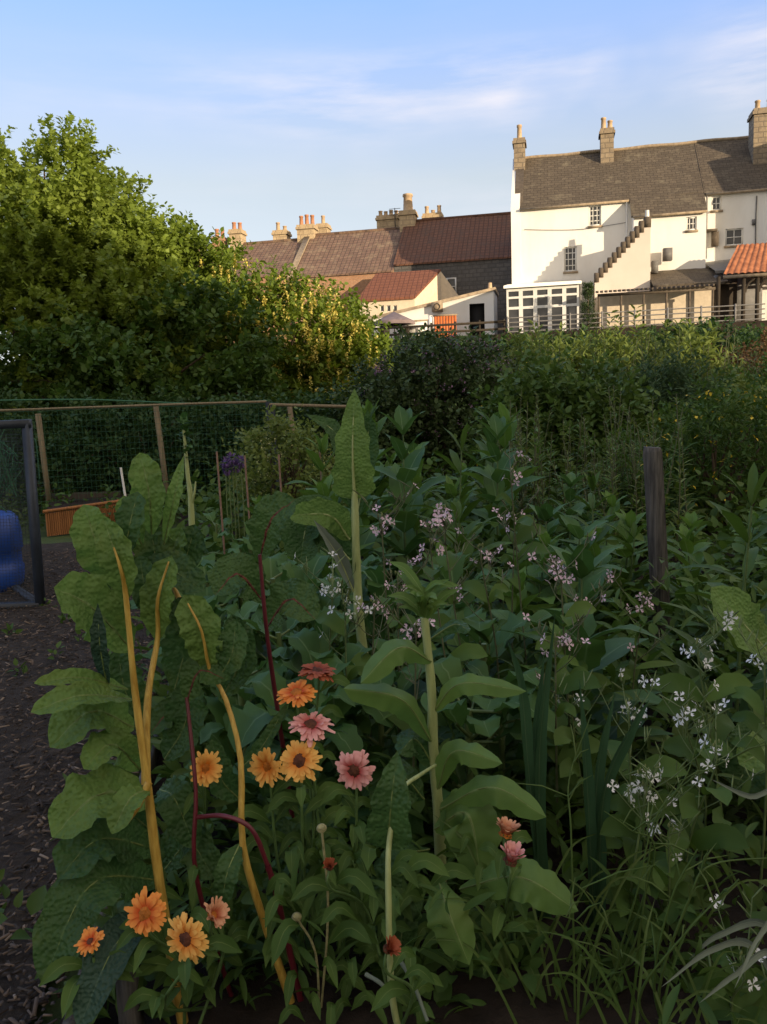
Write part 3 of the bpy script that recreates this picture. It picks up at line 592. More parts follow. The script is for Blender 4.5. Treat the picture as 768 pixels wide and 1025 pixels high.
# --- the old row to the left
def rowhouse(name, label, t0, t1, d, dr, ze, zr, wallm, roofm, sk=None, wz=-1):
    h = house(name, label, 'house'); m = MB(); wallq(m, t0, t1, wz, ze, d)
    for t in (t0, t1): sidewall(m, t, [(d, wz), (d, ze), (dr, zr-.05), (2*dr-d, ze), (2*dr-d, wz)])
    wallq(m, t0, t1, wz, ze, 2*dr-d); m.build('wall', M[wallm], h, smooth=False)
    m = MB(); roofplane(m, t0, t1, d, ze, dr, zr, .1, seed=int(abs(t0)*7)); m.add([(t0, -(2*dr-d), ze), (t1, -(2*dr-d), ze), (t1, -dr, zr+.1), (t0, -dr, zr+.1)], [(0, 1, 2, 3)], 0, [(0, 0), (t1-t0, 0), (t1-t0, 4), (0, 4)])
    r = m.build('roof', M[roofm], h, smooth=False); m = MB(); m.tube(np.stack([np.linspace(t0, t1, 12), np.full(12, -dr), np.full(12, zr+.1)], 1), .1, 8); m.build('ridge_tile', M[roofm], r)
    return h
DR, DD = -8., -4.
eA, rA = z2(745, 161, DD), z2(745, 68, DR); eA0, rA0 = z2(505, 186, DD), z2(548, 99, DR)
tA = z2(512, 150, -6)[0]
hA = rowhouse('stone_row_house', 'grey stone row house with dull dark red pantile roof beside the white house', tA, -.25, DD, DR, (eA[1]+eA0[1])/2, (rA[1]+rA0[1])/2, 'stone_dk', 'roof_red')
wA = z2(612, 210, DD); wB = z2(634, 246, DD); fw = window(hA, (wA[0], wB[0], wB[1], wA[1]), DD, 1, 2, -.03, True)
eB, rB = z2(375, 204, DD), z2(430, 114, DR); tB = z2(292, 200, DD)[0]-.35
hB = rowhouse('brick_row_house', 'row house with lichen streaked brown pantiles over an orange wall', tB, tA, DD+.15, DR, eB[1], rB[1], 'brick', 'roof_brown')
tC = z2(150, 160, -6)[0]
hC = rowhouse('brown_row_house', 'lower brown roofed row house half behind the laburnum', tC, tB, DD, DR, z2(280, 195, DD)[1]-.2, z2(250, 135, DR)[1], 'brick', 'roof_brown')
hD = rowhouse('far_row_house', 'row house behind the tree with only its chimneys showing', tC-9, tC, DD, DR, z2(280, 195, DD)[1]-.6, z2(200, 145, DR)[1]-.35, 'brick', 'roof_brown')
m = MB(); d0, z0_ = DD+.2, eB[1]-.1; m.prism([(-DD-.2, eB[1]-.15), (-DD-.2, eB[1]+.1), (-DR, rB[1]+.32), (-DR, rB[1]+.05)], 'x', tB-.15, tB+.2); m.build('skew_coping', M['cope'], hB, smooth=False)
sk = z2(383, 185, -4.6); m = MB(); k_ = (rB[1]-eB[1])/(DD+.15-DR)
m.add([(sk[0]-.3, 4.7, eB[1]+.68*k_+.16), (sk[0]+.3, 4.7, eB[1]+.68*k_+.16), (sk[0]+.3, 5.4, eB[1]+1.38*k_+.16), (sk[0]-.3, 5.4, eB[1]+1.38*k_+.16)], [(0, 1, 2, 3)]); m.build('rooflight', M['glass'], hB, smooth=False)
def ch2(h, x0, x1, ytop, yb, d, pots, mat='stone_warm', pm='pot', ph=.5, pr=.13):
    a, b = z2(x0, ytop, d), z2(x1, yb, d); z1 = z2((x0+x1)/2, ytop, d)[1]
    chimney(h, a[0], b[0], b[1]-.9, z1, d, .9, pots, mat, pm, ph, pr)
ch2(hA, 514, 548, 68, 105, DR, [1.0], 'stone_warm', 'pot', .5, .30)
ch2(hA, 564, 604, 74, 95, DR-1.2, [.5, .25, .5]); ch2(hB, 466, 512, 78, 108, DR-1., [.35, .3, .35, .3])
ch2(hB, 297, 334, 98, 135, DR, [.6, .65, .6], 'stone_warm', 'pot_red'); ch2(hB, 338, 362, 96, 125, DR-1.5, [.55]); ch2(hC, 246, 276, 110, 140, DR-.5, [.55, .3])
ch2(hC, 153, 180, 108, 145, DR, [.5, .45], 'stone_warm', 'pot_red'); ch2(hD, 117, 142, 124, 150, DR, [.55, .5], 'brick', 'pot_red'); ch2(hD, 70, 96, 126, 150, DR, [.45, .3]); ch2(hD, 28, 48, 126, 150, DR, [.5])
m = MB(); a = z2(500, 90, DR); m.tube([(a[0], -DR+.4, a[1]-.5), (a[0], -DR+.4, a[1]+.9)], .025, 5)
for i in range(3): m.tube([(a[0]-.35, -DR+.4, a[1]+.5+.18*i), (a[0]+.35, -DR+.4, a[1]+.5+.18*i)], .015, 4)
m.build('aerial', M['iron'], hB)
# extension with the plum red roof: ridge runs along the row, gable towards the right
ex = house('red_roofed_extension', 'cream extension with a plum red tiled roof and white gable', 'house extension')
p0, p1 = z2(422, 262, -1), z2(546, 250, -1); q0, q1 = z2(462, 208, -3.2), z2(600, 192, -3.2); zE = (p0[1]+p1[1])/2; zR = (q0[1]+q1[1])/2
m = MB(); V = [(p0[0], 1-.12, zE-.05), (p1[0], 1-.12, zE-.05), (q1[0], 3.2, zR), (q0[0], 3.2, zR)]; quad(m, V); quad(m, [np.array(v)+(0, 0, .12) for v in V]); quad(m, [V[0], V[1], np.array(V[1])+(0, 0, .12), np.array(V[0])+(0, 0, .12)]); quad(m, [V[1], V[2], np.array(V[2])+(0, 0, .12), np.array(V[1])+(0, 0, .12)])
quad(m, [V[0], V[3], (q0[0]-.9, 4.3, zE+.2), (p0[0]-.9, 4.3, zE-.3)]); m.build('roof', M['roof_ext'], ex, smooth=False)
m = MB(); hs = [(*(lambda a, b: (a[0], b[0], b[1], a[1]))(z2(x, 268, -1), z2(x+9, 281, -1)),) for x in (470, 484, 498)]
wallq(m, p0[0]+.1, p1[0]-.05, -1, zE, -1, hs); wr = z2(642, 240, -3.2)[0]
m.add([(p1[0]-.05, 1, -1), (q1[0], 3.2, -1), (q1[0], 3.2, zR), (p1[0]-.05, 1, zE)], [(0, 1, 2, 3)]); m.add([(q1[0], 3.2, -1), (wr, 3.6, -1), (wr, 3.6, zE+.1), (q1[0], 3.2, zR)], [(0, 1, 2, 3)]); m.build('wall', M['cream'], ex, smooth=False)
for h in hs: window(ex, h, -1, 1, 1, .08, False, .03)
# long low white outbuilding with sloping parapet
ob_ = house('white_outbuilding', 'long low white outbuilding with a sloping top and a dark doorway', 'outbuilding')
a, b = z2(450, 300, 1), z2(705, 236, 1); c_ = z2(714, 318, 1); dr1, dr2 = z2(661, 265, 1), z2(694, 314, 1)
m = MB(); zb = -.9
m.add([(a[0], -1, zb), (dr1[0], -1, zb), (dr1[0], -1, a[1]+(b[1]-a[1])*(dr1[0]-a[0])/(b[0]-a[0])), (a[0], -1, a[1])], [(0, 1, 2, 3)])
m.add([(dr1[0], -1, dr1[1]), (dr2[0], -1, dr1[1]), (dr2[0], -1, b[1]-.02), (dr1[0], -1, a[1]+(b[1]-a[1])*(dr1[0]-a[0])/(b[0]-a[0]))], [(0, 1, 2, 3)])
m.add([(dr2[0], -1, zb), (c_[0], -1, zb), (c_[0], -1, b[1]), (dr2[0], -1, b[1]-.02)], [(0, 1, 2, 3)])
m.add([(c_[0], -1, zb), (c_[0], 1.5, zb), (c_[0], 1.5, b[1]), (c_[0], -1, b[1])], [(0, 1, 2, 3)]); m.build('wall', M['harl'], ob_, smooth=False)
m = MB(); m.add([(a[0]-.1, -1.1, a[1]), (c_[0]+.1, -1.1, b[1]), (c_[0]+.1, 1.6, b[1]), (a[0]-.1, 1.6, a[1]), (a[0]-.1, -1.1, a[1]+.14), (c_[0]+.1, -1.1, b[1]+.14), (c_[0]+.1, 1.6, b[1]+.14), (a[0]-.1, 1.6, a[1]+.14)], [(0, 1, 5, 4), (1, 2, 6, 5), (4, 5, 6, 7), (0, 1, 2, 3)]); m.build('roof', M['cope'], ob_, smooth=False)
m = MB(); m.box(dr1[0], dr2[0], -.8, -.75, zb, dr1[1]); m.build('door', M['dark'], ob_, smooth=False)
m = MB(); e_ = z2(702, 228, 1); m.tube([(e_[0], 0, b[1]+.1), (e_[0], 0, b[1]+.5)], [.12, .09], 8); m.build('vent_pot', M['pot'], ob_)
p, q = z2(585, 292, 2.2), z2(634, 316, 2.2); pn = house('garden_screen', 'bright orange painted board screen in front of the white outbuilding', 'screen'); m = MB()
for i in range(8): x = p[0]+(q[0]-p[0])*i/8; m.box(x+.006, x+(q[0]-p[0])/8-.006, -2.2, -2.16, -.88, p[1])
m.build('boards', M['orange_panel'], pn, smooth=False); m = MB(); m.box(p[0]-.05, q[0]+.05, -2.21, -2.15, p[1], p[1]+.07); m.build('top_rail', M['cope'], pn, smooth=False)
gw = house('low_garden_wall', 'low cream wall with pale piers between the parasol and the orange screen', 'wall'); p, q = z2(520, 300, 2.0), z2(584, 328, 2.0); m = MB(); m.box(p[0], q[0], -2.1, -1.9, -.88, p[1]-.1); m.box(q[0]-.2, q[0]-.02, -2.15, -1.85, -.88, p[1]+.15); m.build('wall', M['harl'], gw, smooth=False); m = MB(); m.box(p[0]-.04, q[0]-.22, -2.14, -1.86, p[1]-.095, p[1]-.03); m.build('coping', M['cope'], gw, smooth=False)
ac = house('wall_box_unit', 'small grey box unit fixed high on the white outbuilding wall', 'box'); p = z2(592, 270, 1.25); m = MB(); m.box(p[0]-.26, p[0]+.26, -1.3, -1.01, p[1]-.25, p[1]+.2); m.build('casing', M['cope'], ac, smooth=False); m = MB(); m.tube(np.array([(p[0]+.15*math.cos(x), -1.315, p[1]-.02+.15*math.sin(x)) for x in np.linspace(0, 6.283, 16)]), .02, 5); m.build('fan_ring', M['iron'], ac)
for zx, zy in ((552, 306), (545, 312)): pass
ps = house('parasol', 'grey brown open parasol in front of the cream extension', 'parasol'); p = z2(500, 281, 2.6); m = MB(); n = 8; R = 1.0; zz = z2(500, 303, 2.6)[1]
V = [(p[0], -2.6, p[1])]+[(p[0]+R*math.cos(i*math.pi/4+.2), -2.6+R*math.sin(i*math.pi/4+.2), zz) for i in range(8)]+[(p[0]+R*1.01*math.cos(i*math.pi/4+.2), -2.6+R*1.01*math.sin(i*math.pi/4+.2), zz-.16) for i in range(8)]
m.add(V, [(0, 1+i, 1+(i+1) % 8) for i in range(8)]); m.add(V, [(1+i, 1+(i+1) % 8, 9+(i+1) % 8, 9+i) for i in range(8)]); m.build('canopy', M['parasol'], ps, smooth=False)
m = MB(); m.tube([(p[0], -2.6, -.9), (p[0], -2.6, p[1]+.1)], .025, 6); m.build('pole', M['wood_dark'], ps)
# fence at the back of the terrace in front of the parasol
tf = house('garden_table', 'pale garden table beside the parasol on the terrace', 'table'); p = z2(540, 312, 2.6); m = MB(); m.box(p[0]-.45, p[0]+.45, -2.95, -2.25, p[1]-.02, p[1]+.03); m.build('table_top', M['frame'], tf, smooth=False)
for a_ in (-.4, .4):
    for b_ in (-2.9, -2.3): m = MB(); m.box(p[0]+a_-.03, p[0]+a_+.03, b_-.03, b_+.03, -.85, p[1]-.022); m.build('leg', M['frame'], tf, smooth=False)
for zx, lab_ in ((478, 'dark garden chair left of the parasol pole'), (520, 'dark garden chair between the parasol and the pale table')):
    p = z2(zx, 318, 3.0); gc = house('garden_chair', lab_, 'chair'); x = p[0]; m = MB(); m.box(x-.24, x+.24, -3.2, -2.75, -.44, -.4); m.build('seat', M['wood_dark'], gc, smooth=False); m = MB(); m.box(x-.24, x+.24, -2.75, -2.70, -.4, .1); m.build('backrest', M['wood_dark'], gc, smooth=False)
    for a_ in (-.2, .2):
        for b_ in (-3.17, -2.78): m = MB(); m.box(x+a_-.02, x+a_+.02, b_-.02, b_+.02, -.85, -.442); m.build('leg', M['wood_dark'], gc, smooth=False)
ff = house('post_and_rail_fence', 'dark low post and rail fence below the parasol and orange screen', 'fence'); a = z2(430, 350, 4.8)[0]
for z in (-.62, -.3): m = MB(); m.box(a, ra-.1, -4.83, -4.77, z, z+.1); m.build('rail', M['wood_dark'], ff, smooth=False)
for x in np.arange(a, ra-.1, 1.1): m = MB(); m.box(x-.04, x+.04, -4.765, -4.68, -.95, -.12); m.build('post', M['wood_dark'], ff, smooth=False)

# --- added unseen houses behind the viewpoint, outlines shaped to keep evening sun off the beds
tb = thing('added_tall_shade_house', 'added tall hipped stone house out of view, shaped to shade the garden', 'house', (24, -26, 0))
def occl(x, y, z, yr): k = (y-yr)/math.cos(SUN_AZ)/1; return x+(y-yr)*math.tan(SUN_AZ), z+k*math.tan(SUN_EL)
YR = -26.; A1 = occl(-7.2, 15.5, 5.9, YR); A2 = occl(-2.3, 16.2, 1.6, YR); A3 = occl(5, 16., 1.95, YR)
m = MB(); x0, x1, y0, y1, ze = 4, A2[0], YR-5, YR+5, A2[1]-.1; zr_ = A1[1]; xr = A1[0]
hs = [(x, x+1.1, z, z+1.6) for x in np.arange(5.5, x1-2, 2.9) for z in (1.0, 4.4)]
def wally(mb, yy, hs, sgn=1):
    n0 = len(mb.v); wallq(mb, x0, x1, 0, ze, -yy, hs)
wally(m, y1, []); wallq(m, x0, x1, 0, ze, -y0, [])
for t in (x0, x1): m.add([(t, y0, 0), (t, y1, 0), (t, y1, ze), (t, y0, ze)], [(0, 1, 2, 3)], 0, [(y0, 0), (y1, 0), (y1, ze), (y0, ze)])
m.build('wall', M['stone'], tb, smooth=False)
m = MB(); c1, c2 = (x0+3.5, YR, zr_), (xr, YR, zr_); B = [(x0-.2, y0-.2, ze-.05), (x1+.05, y0-.2, ze-.05), (x1+.05, y1+.2, ze-.05), (x0-.2, y1+.2, ze-.05)]
quad(m, [B[0], B[1], c2, c1]); quad(m, [B[2], B[3], c1, c2]); quad(m, [B[1], B[2], c2]+[c2][:0] if False else [B[1], B[2], c2, c2][:4]) if False else None
m.add([B[1], B[2], c2], [(0, 1, 2)], 0, [(0, 0), (9, 0), (4.5, 6)]); m.add([B[3], B[0], c1], [(0, 1, 2)], 0, [(0, 0), (9, 0), (4.5, 6)]); m.build('roof', M['roof_slate'], tb, smooth=False)
for a, b, c, e in hs:
    f = MB(); f.box(a-.08, b+.08, y1+.003, y1+.06, c-.08, e+.08); fo = f.build('window', M['frame'], tb, smooth=False); g = MB(); g.box(a, b, y1+.062, y1+.07, c, e); g.build('pane', M['glass'], fo, smooth=False)
tb2 = thing('added_long_shade_house', 'added long lower stone house out of view, shaped to shade the garden', 'house', (45, -26, 0))  # lower added house, unseen; its ridge is set to the wanted shade height
m = MB(); X0, X1 = x1+.02, 72.; ZR2 = A3[1]; ze2 = ZR2-2.6; wallq(m, X0, X1, 0, ze2, -YR-3); wallq(m, X0, X1, 0, ze2, -YR+3)
for t in (X0, X1): m.add([(t, YR-3, 0), (t, YR+3, 0), (t, YR+3, ze2), (t, YR, ZR2-.05), (t, YR-3, ze2)], [(0, 1, 2, 3, 4)])
m.build('wall', M['stone'], tb2, smooth=False); m = MB(); quad(m, [(X0, YR-3.2, ze2-.1), (X1, YR-3.2, ze2-.1), (X1, YR, ZR2), (X0, YR, ZR2)]); quad(m, [(X1, YR+3.2, ze2-.1), (X0, YR+3.2, ze2-.1), (X0, YR, ZR2), (X1, YR, ZR2)]); m.build('roof', M['roof_red'], tb2, smooth=False)
for x in np.arange(X0+2, X1-2, 3.2):
    f = MB(); f.box(x, x+1.2, YR+3.003, YR+3.06, 1.2, 2.7); fo = f.build('window', M['frame'], tb2, smooth=False); g = MB(); g.box(x+.08, x+1.12, YR+3.062, YR+3.07, 1.28, 2.62); g.build('pane', M['glass'], fo, smooth=False)
# ------------------------------------------------------------------ trees and shrubs
def unit(r, n):
    d = r.normal(size=(n, 3)); return norm(d)
def shoots(mb, r, starts, dirs, length, k, T, ls, mat=0, droop=.15, spread=.9, lift=.1):
    """leafy shoots: k leaves set spirally along each of the shoots"""
    n = len(starts); dirs = norm(dirs); s = np.linspace(.08, 1, k)
    length = np.broadcast_to(length, (n,))
    P = starts[:, None]+dirs[:, None]*(length[:, None]*s)[:, :, None]; P[:, :, 2] -= droop*length[:, None]*s**2
    a = np.cross(dirs, r.normal(size=(n, 3))); a = norm(a); b = np.cross(dirs, a); an = np.arange(k)*2.4+r.random((n, 1))*6.28
    rad_ = np.cos(an)[:, :, None]*a[:, None]+np.sin(an)[:, :, None]*b[:, None]
    d = dirs[:, None]*.55+rad_*spread+r.normal(0, .3, (n, k, 3))+np.array((0, 0, lift)); P = P+rad_*.02
    N_ = n*k; d = d.reshape(-1, 3)
    mb.scatter(T, P.reshape(-1, 3), frames(d, None, r.normal(0, .6, N_)), ls*r.uniform(.65, 1.25, N_), mat)
def ell(r, c, R, n, lo=.5, zmin=None, clump=0, cs=.25):
    """points in the outer part of an ellipsoid (gathered in clumps), and their outward directions"""
    if clump:
        cc = unit(r, clump); q = cc[r.integers(0, clump, n)]+r.normal(0, cs, (n, 3)); d = norm(q)
    else: d = unit(r, n)
    k = r.uniform(lo**2, 1, n)**.5
    p = np.array(c)+d*np.array(R)*k[:, None]
    return p, d
def crown(mb, r, blobs, T, ls, slen, k, mat=0, zmin=.3, up=.35, droop=.1, lo=.45):
    for c, R, n, cl in blobs:
        p, d = ell(r, c, R, n, lo, clump=cl); keep = p[:, 2] > hgt(0, p[:, 1])+zmin; p, d = p[keep], d[keep]
        shoots(mb, r, p, d+np.array((0, 0, up))+r.normal(0, .35, p.shape), slen*r.uniform(.5, 1.3, len(p)), k, T, ls, mat, droop)
def tree(name, label, cat, base, blobs, T, ls, slen, k, mat, r, trunk_r=.2, group=None, lo=.45, limbs=9, **kw):
    t = thing(name, label, cat, base, 0, group); base = np.array(base, float)
    m = MB(); crown(m, r, blobs, T, ls, slen, k, lo=lo, **kw); m.build('crown', mat, t)
    m = MB(); c0 = np.array(blobs[0][0]); m.tube(poly([base-(0, 0, .1), base*.5+c0*.5+(.1, .1, 0), c0], 10), np.linspace(trunk_r, trunk_r*.45, 10 if False else len(poly([base-(0, 0, .1), base*.5+c0*.5, c0], 10))), 8)
    tr = m.build('trunk', M['bark'], t); m = MB()
    for i in range(limbs):
        c, R, _, _ = blobs[i % len(blobs)]; d = unit(r, 1)[0]; d[2] = abs(d[2])*.7; e = np.array(c)+d*np.array(R)*.75; s = base+(c0-base)*r.uniform(.35, .9)
        P = poly([s, (s+e)/2+(0, 0, .2), e], 9); m.tube(P, np.linspace(trunk_r*.4, .015, len(P)), 5)
    m.build('limb', M['bark'], tr); return t
gz = lambda x, y: float(hgt(x, y))
r = rnd(11)
def B(px, py, Y, rx, rz, n, cl=0, ry=None): return (at(px, py, Y), (rx, ry or rx*.8, rz), n, cl)
# the big light green tree on the left
tree('broadleaf_tree', 'tall light green broadleaf tree at the left, its top in evening sun', 'tree', (-6.6, 18, gz(0, 18)),
     [B(20, 303, 18, 2.9, 2.7, 950, 50), B(-50, 228, 18.5, 2.5, 1.7, 380, 26), B(42, 213, 18, 1.45, 1.35, 360, 16), B(92, 266, 17.8, 1.35, 1.5, 400, 18), B(138, 302, 17.6, 1.0, 1.35, 380, 16), B(58, 178, 18, .5, .75, 60, 6), B(106, 214, 17.8, .45, .7, 55, 5), B(20, 370, 17, 2.8, 1.5, 420, 34), B(110, 355, 16.8, 2.0, 1.6, 420, 34)], MAPLE, .105, .8, 29, M['maple'], r, .28, limbs=16, up=.45)
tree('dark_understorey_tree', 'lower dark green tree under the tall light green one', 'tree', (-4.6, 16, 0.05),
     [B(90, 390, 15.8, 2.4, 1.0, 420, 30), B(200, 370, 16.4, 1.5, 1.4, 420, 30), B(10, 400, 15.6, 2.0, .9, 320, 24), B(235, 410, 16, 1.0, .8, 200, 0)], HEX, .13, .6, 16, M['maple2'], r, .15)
tl = tree('laburnum', 'laburnum tree hung with yellow blossom between the big tree and the roofs', 'tree', (-2.4, 19.5, gz(0, 19.5)),
     [B(285, 345, 19, 1.75, 1.5, 620, 40), B(215, 305, 18.6, 1.35, 1.25, 460, 30), B(175, 275, 18.6, .9, .9, 260, 20), B(335, 365, 18.8, 1.05, 1.1, 360, 26), B(300, 395, 18.4, 1.3, .8, 260, 20), B(362, 382, 18.6, .55, .7, 160, 12)], HEX, .12, .55, 15, M['lab'], r, .14, up=.2)
m = MB()
for c, R, n, _ in [B(285, 345, 19, 1.8, 1.5, 170), B(225, 310, 18.6, 1.4, 1.2, 60), B(335, 365, 18.8, 1.1, 1.15, 110), B(305, 395, 18.4, 1.3, .8, 60)]:
    p, d = ell(r, np.array(c)+(0, -.25, 0), R, n*4, .93); p = p[(d[:, 1] < .2)][:n]
    kk = 26; L = r.uniform(.2, .42, len(p)); s = np.linspace(0, 1, kk); Q = p[:, None]+np.stack([r.normal(0, .018, (len(p), kk)), r.normal(0, .018, (len(p), kk))-.05, -s[None]*L[:, None]], 2)
    D = r.normal(0, 1, (len(p)*kk, 3)); m.scatter(HEX, Q.reshape(-1, 3), frames(D), np.tile(.06*(1.15-.7*s), len(p)))
m.build('blossom', M['lab_flower'], tl)

def shrub(name, label, cat, px, py, Y, rx, rz, n, T, ls, slen, k, mat, seed, blobs=None, flower=None, up=.6, group=None, zmin=.05, stem=True, droop=.1, lo=.35, cl=0):
    """a bush whose crown centre is seen at (px, py)"""
    r = rnd(seed); c = at(px, py, Y); g = gz(c[0], Y); base = (c[0], Y, g); t = thing(name, label, cat, base, 0, group)
    bl = [(c, (rx, rx*.75, rz), n, cl)]+[(at(a, b, Y+dy), (p, p*.75, q), nn, 0) for a, b, dy, p, q, nn in (blobs or [])]
    m = MB(); crown(m, r, bl, T, ls, slen, k, zmin=zmin, up=up, droop=droop, lo=lo); m.build('foliage', mat, t)
    if stem:
        m = MB()
        for i in range(12):
            c_, R_, _, _ = bl[i % len(bl)]; d = unit(r, 1)[0]; d[2] = abs(d[2]); e = c_+d*np.array(R_)*.8; b0 = np.array(base)+r.normal(0, .12, 3)*(1, 1, 0); P = poly([b0, (b0+e)/2+(0, 0, .15), e], 8); m.tube(P, np.linspace(.03, .006, len(P)), 5)
        m.build('stem', M['bark'], t)
    if flower:
        fm, fn, fs, ft, sz = flower; m = MB()
        for c_, R_, _, _ in bl:
            p, d = ell(r, c_, np.array(R_)*(1.32 if fm is M['yellow_f'] else 1.12), fn*2, .9); p = p[(d[:, 1] < .35) & (p[:, 2] > g+.15)][:fn]; kk = ft
            Q = np.repeat(p+d[:len(p)]*0, kk, 0)+r.normal(0, fs, (len(p)*kk, 3)); m.scatter(HEX, Q, frames(r.normal(size=Q.shape)), np.full(len(Q), sz)*r.uniform(.7, 1.2, len(Q)))
        m.build('blossom', fm, t)
    return t
shrub('lilac_bush', 'dark bush speckled with dull mauve flower heads below the outbuilding', 'bush', 432, 412, 14, 1.2, 1.15, 700, HEX, .085, .4, 16, M['bush_dark'], 21, [(472, 402, .5, .75, 1.0, 240), (398, 420, .2, .6, .95, 200)], (M['lilac'], 110, .035, 12, .035))
shrub('green_bush', 'broad mid green bush in the middle of the garden', 'bush', 565, 445, 11, 1.0, 1.0, 620, HEX, .10, .45, 15, M['bush'], 22, [(605, 455, .4, .7, .85, 260), (525, 450, .3, .55, .85, 200), (560, 500, -.6, .9, .6, 200)], (M['yellow_f'], 6, .006, 2, .03))
shrub('leafy_shrub', 'tall willowy shrub with sunlit tips below the railing', 'shrub', 640, 396, 16.5, 1.5, .9, 260, NAR, .17, .75, 20, M['bush_light'], 23, [(585, 402, .4, .9, .85, 150), (560, 396, -.2, .4, .65, 70), (690, 396, -.3, .6, .75, 100)], None, 1.6)
shrub('pale_green_shrub', 'pale upright shrub behind the broad green bush', 'shrub', 525, 396, 15.5, .7, .85, 160, NAR, .13, .6, 18, M['bush_light'], 24, [(500, 415, .2, .5, .7, 90)], None, 1.4)
shrub('feathery_shrub', 'soft feathery grey green shrub behind the wooden post', 'shrub', 660, 440, 12, .8, .8, 400, NAR, .10, .55, 26, M['feather'], 25, [(632, 440, .2, .4, .7, 140)], None, 1.5)
shrub('reddish_shrub', 'brownish red leaved shrub below the open shelter at the right', 'shrub', 762, 378, 17, .9, .6, 260, HEX, .08, .4, 15, M['reddish'], 26, [(712, 385, .4, .5, .45, 90)], None, .6)
shrub('hazel_bush', 'dark green bush at the right edge under the reddish shrub', 'bush', 752, 432, 13, 1.0, .7, 420, HEX, .09, .45, 15, M['bush'], 27, [(800, 410, .3, .9, .8, 200)], None, .6)
shrub('buttercup_clump', 'clump of yellow buttercups on the right, behind the wooden post', 'flowers', 722, 462, 8.8, .7, .6, 420, NAR, .08, .4, 12, M['weed'], 28, None, (M['yellow_f'], 130, .004, 2, .042), 1.0)
shrub('yellow_green_bush', 'yellow green bush just right of the buttercups', 'bush', 758, 440, 9.9, .5, .6, 240, HEX, .07, .35, 14, M['bush_light'], 29, None, (M['yellow_f'], 10, .004, 2, .03), .8)
shrub('currant_bush', 'low bush with pale yellow green flower heads by the canes', 'bush', 283, 470, 9, .5, .42, 260, HEX, .055, .3, 14, M['bush_light'], 30, None, (M['cream_f'], 100, .02, 7, .022), .8)
shrub('laurel_bush', 'very dark bush between the laburnum and the mauve flowered bush', 'bush', 375, 432, 13.3, .6, .7, 260, HEX, .09, .4, 14, M['bush_dark'], 31, None, None, .5)
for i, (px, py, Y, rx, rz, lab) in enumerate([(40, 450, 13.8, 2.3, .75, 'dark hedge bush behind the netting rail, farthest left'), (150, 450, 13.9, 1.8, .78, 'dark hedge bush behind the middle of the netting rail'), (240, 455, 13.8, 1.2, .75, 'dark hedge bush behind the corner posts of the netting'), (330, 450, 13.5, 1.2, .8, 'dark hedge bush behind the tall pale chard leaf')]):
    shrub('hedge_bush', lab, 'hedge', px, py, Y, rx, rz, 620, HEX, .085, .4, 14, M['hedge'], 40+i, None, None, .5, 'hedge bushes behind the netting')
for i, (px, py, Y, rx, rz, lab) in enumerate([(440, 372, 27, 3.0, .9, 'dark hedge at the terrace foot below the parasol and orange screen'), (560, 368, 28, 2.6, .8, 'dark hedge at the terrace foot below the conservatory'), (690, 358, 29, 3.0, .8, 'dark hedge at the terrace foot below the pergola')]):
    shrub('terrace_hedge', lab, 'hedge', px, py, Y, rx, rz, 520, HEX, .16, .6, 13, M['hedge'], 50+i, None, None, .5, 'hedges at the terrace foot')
def willowherb(seed, h=1.7):
    r = rnd(seed); t = thing('tall_herb', None, 'plant', (0, 0, 0)); st = MB(); lf = MB()
    for s_ in range(5):
        b = np.array((r.normal(0, .1), r.normal(0, .1), 0)); e = b+np.array((r.normal(0, .16), r.normal(0, .16), h*r.uniform(.75, 1.05))); P_ = poly([b, (b+e)/2+r.normal(0, .03, 3), e], 12); st.tube(P_, np.linspace(.008, .003, len(P_)), 5); n = 46; s = r.uniform(.12, 1, n); pts = np.stack([np.interp(s*(len(P_)-1), np.arange(len(P_)), P_[:, i]) for i in range(3)], 1); a = np.arange(n)*2.4; d = np.stack([np.cos(a), np.sin(a), r.uniform(.3, 1.3, n)], 1); lf.scatter(LANCE, pts, frames(d), (.17*(1.15-.75*s))*r.uniform(.75, 1.2, n))
    st.build('stem', M['thin_stem_p'], t); lf.build('leaves', M['bush_light'] if seed % 2 else M['art'], t); return t
LANCE = leaf_T(3, 6, 'lance', .24, .2, .22)
wp = [willowherb(500+i) for i in range(3)]; used = set(); r = rnd(61)
for i in range(64):
    far = i % 2; Y = r.uniform(12.5, 16.5) if far else r.uniform(6.5, 11); px = r.uniform(540, 775) if far else r.uniform(510, 690); c = at(px, 400, Y); j = i % 3; o = wp[j] if j not in used else copy_tree(wp[j]); used.add(j); o.location = (c[0], Y, gz(c[0], Y)); o.rotation_euler = (r.normal(0, .06), r.normal(0, .06), r.uniform(0, 6.28)); zt_ = at(px, (305+70*r.random()**.8) if far else (388+r.uniform(0, 75)), Y)[2]-o.location.z; o.scale = (1.05,)*2+(max(.5, zt_/1.75),)
    o['label'] = 'tall upright herb with narrow leaves below the terrace railing' if far else 'tall upright herb with narrow leaves around and behind the wooden post'; o['group'] = 'tall herbs below the terrace' if far else 'tall herbs around the post'
c = zp(290, 610, 4.9); r = rnd(60); ct = house('small_conifer', 'narrow dark conifer in front of the conservatory corner', 'conifer'); m = MB(); n = 260; zc = r.uniform(-1.2, 1.0, n); a = r.uniform(0, 6.28, n); rr = .45*(1.15-zc)/2.2
shoots(m, r, np.stack([c[0]+np.cos(a)*rr*.5, -5.0+np.sin(a)*rr*.5, zc], 1), np.stack([np.cos(a), np.sin(a), np.full(n, 1.2)], 1), .3, 14, NAR, .09); m.build('crown', M['bush_dark'], ct); m = MB(); m.tube([(c[0], -5, -1.8), (c[0], -5, .9)], [.07, .02], 6); m.build('trunk', M['bark'], ct)

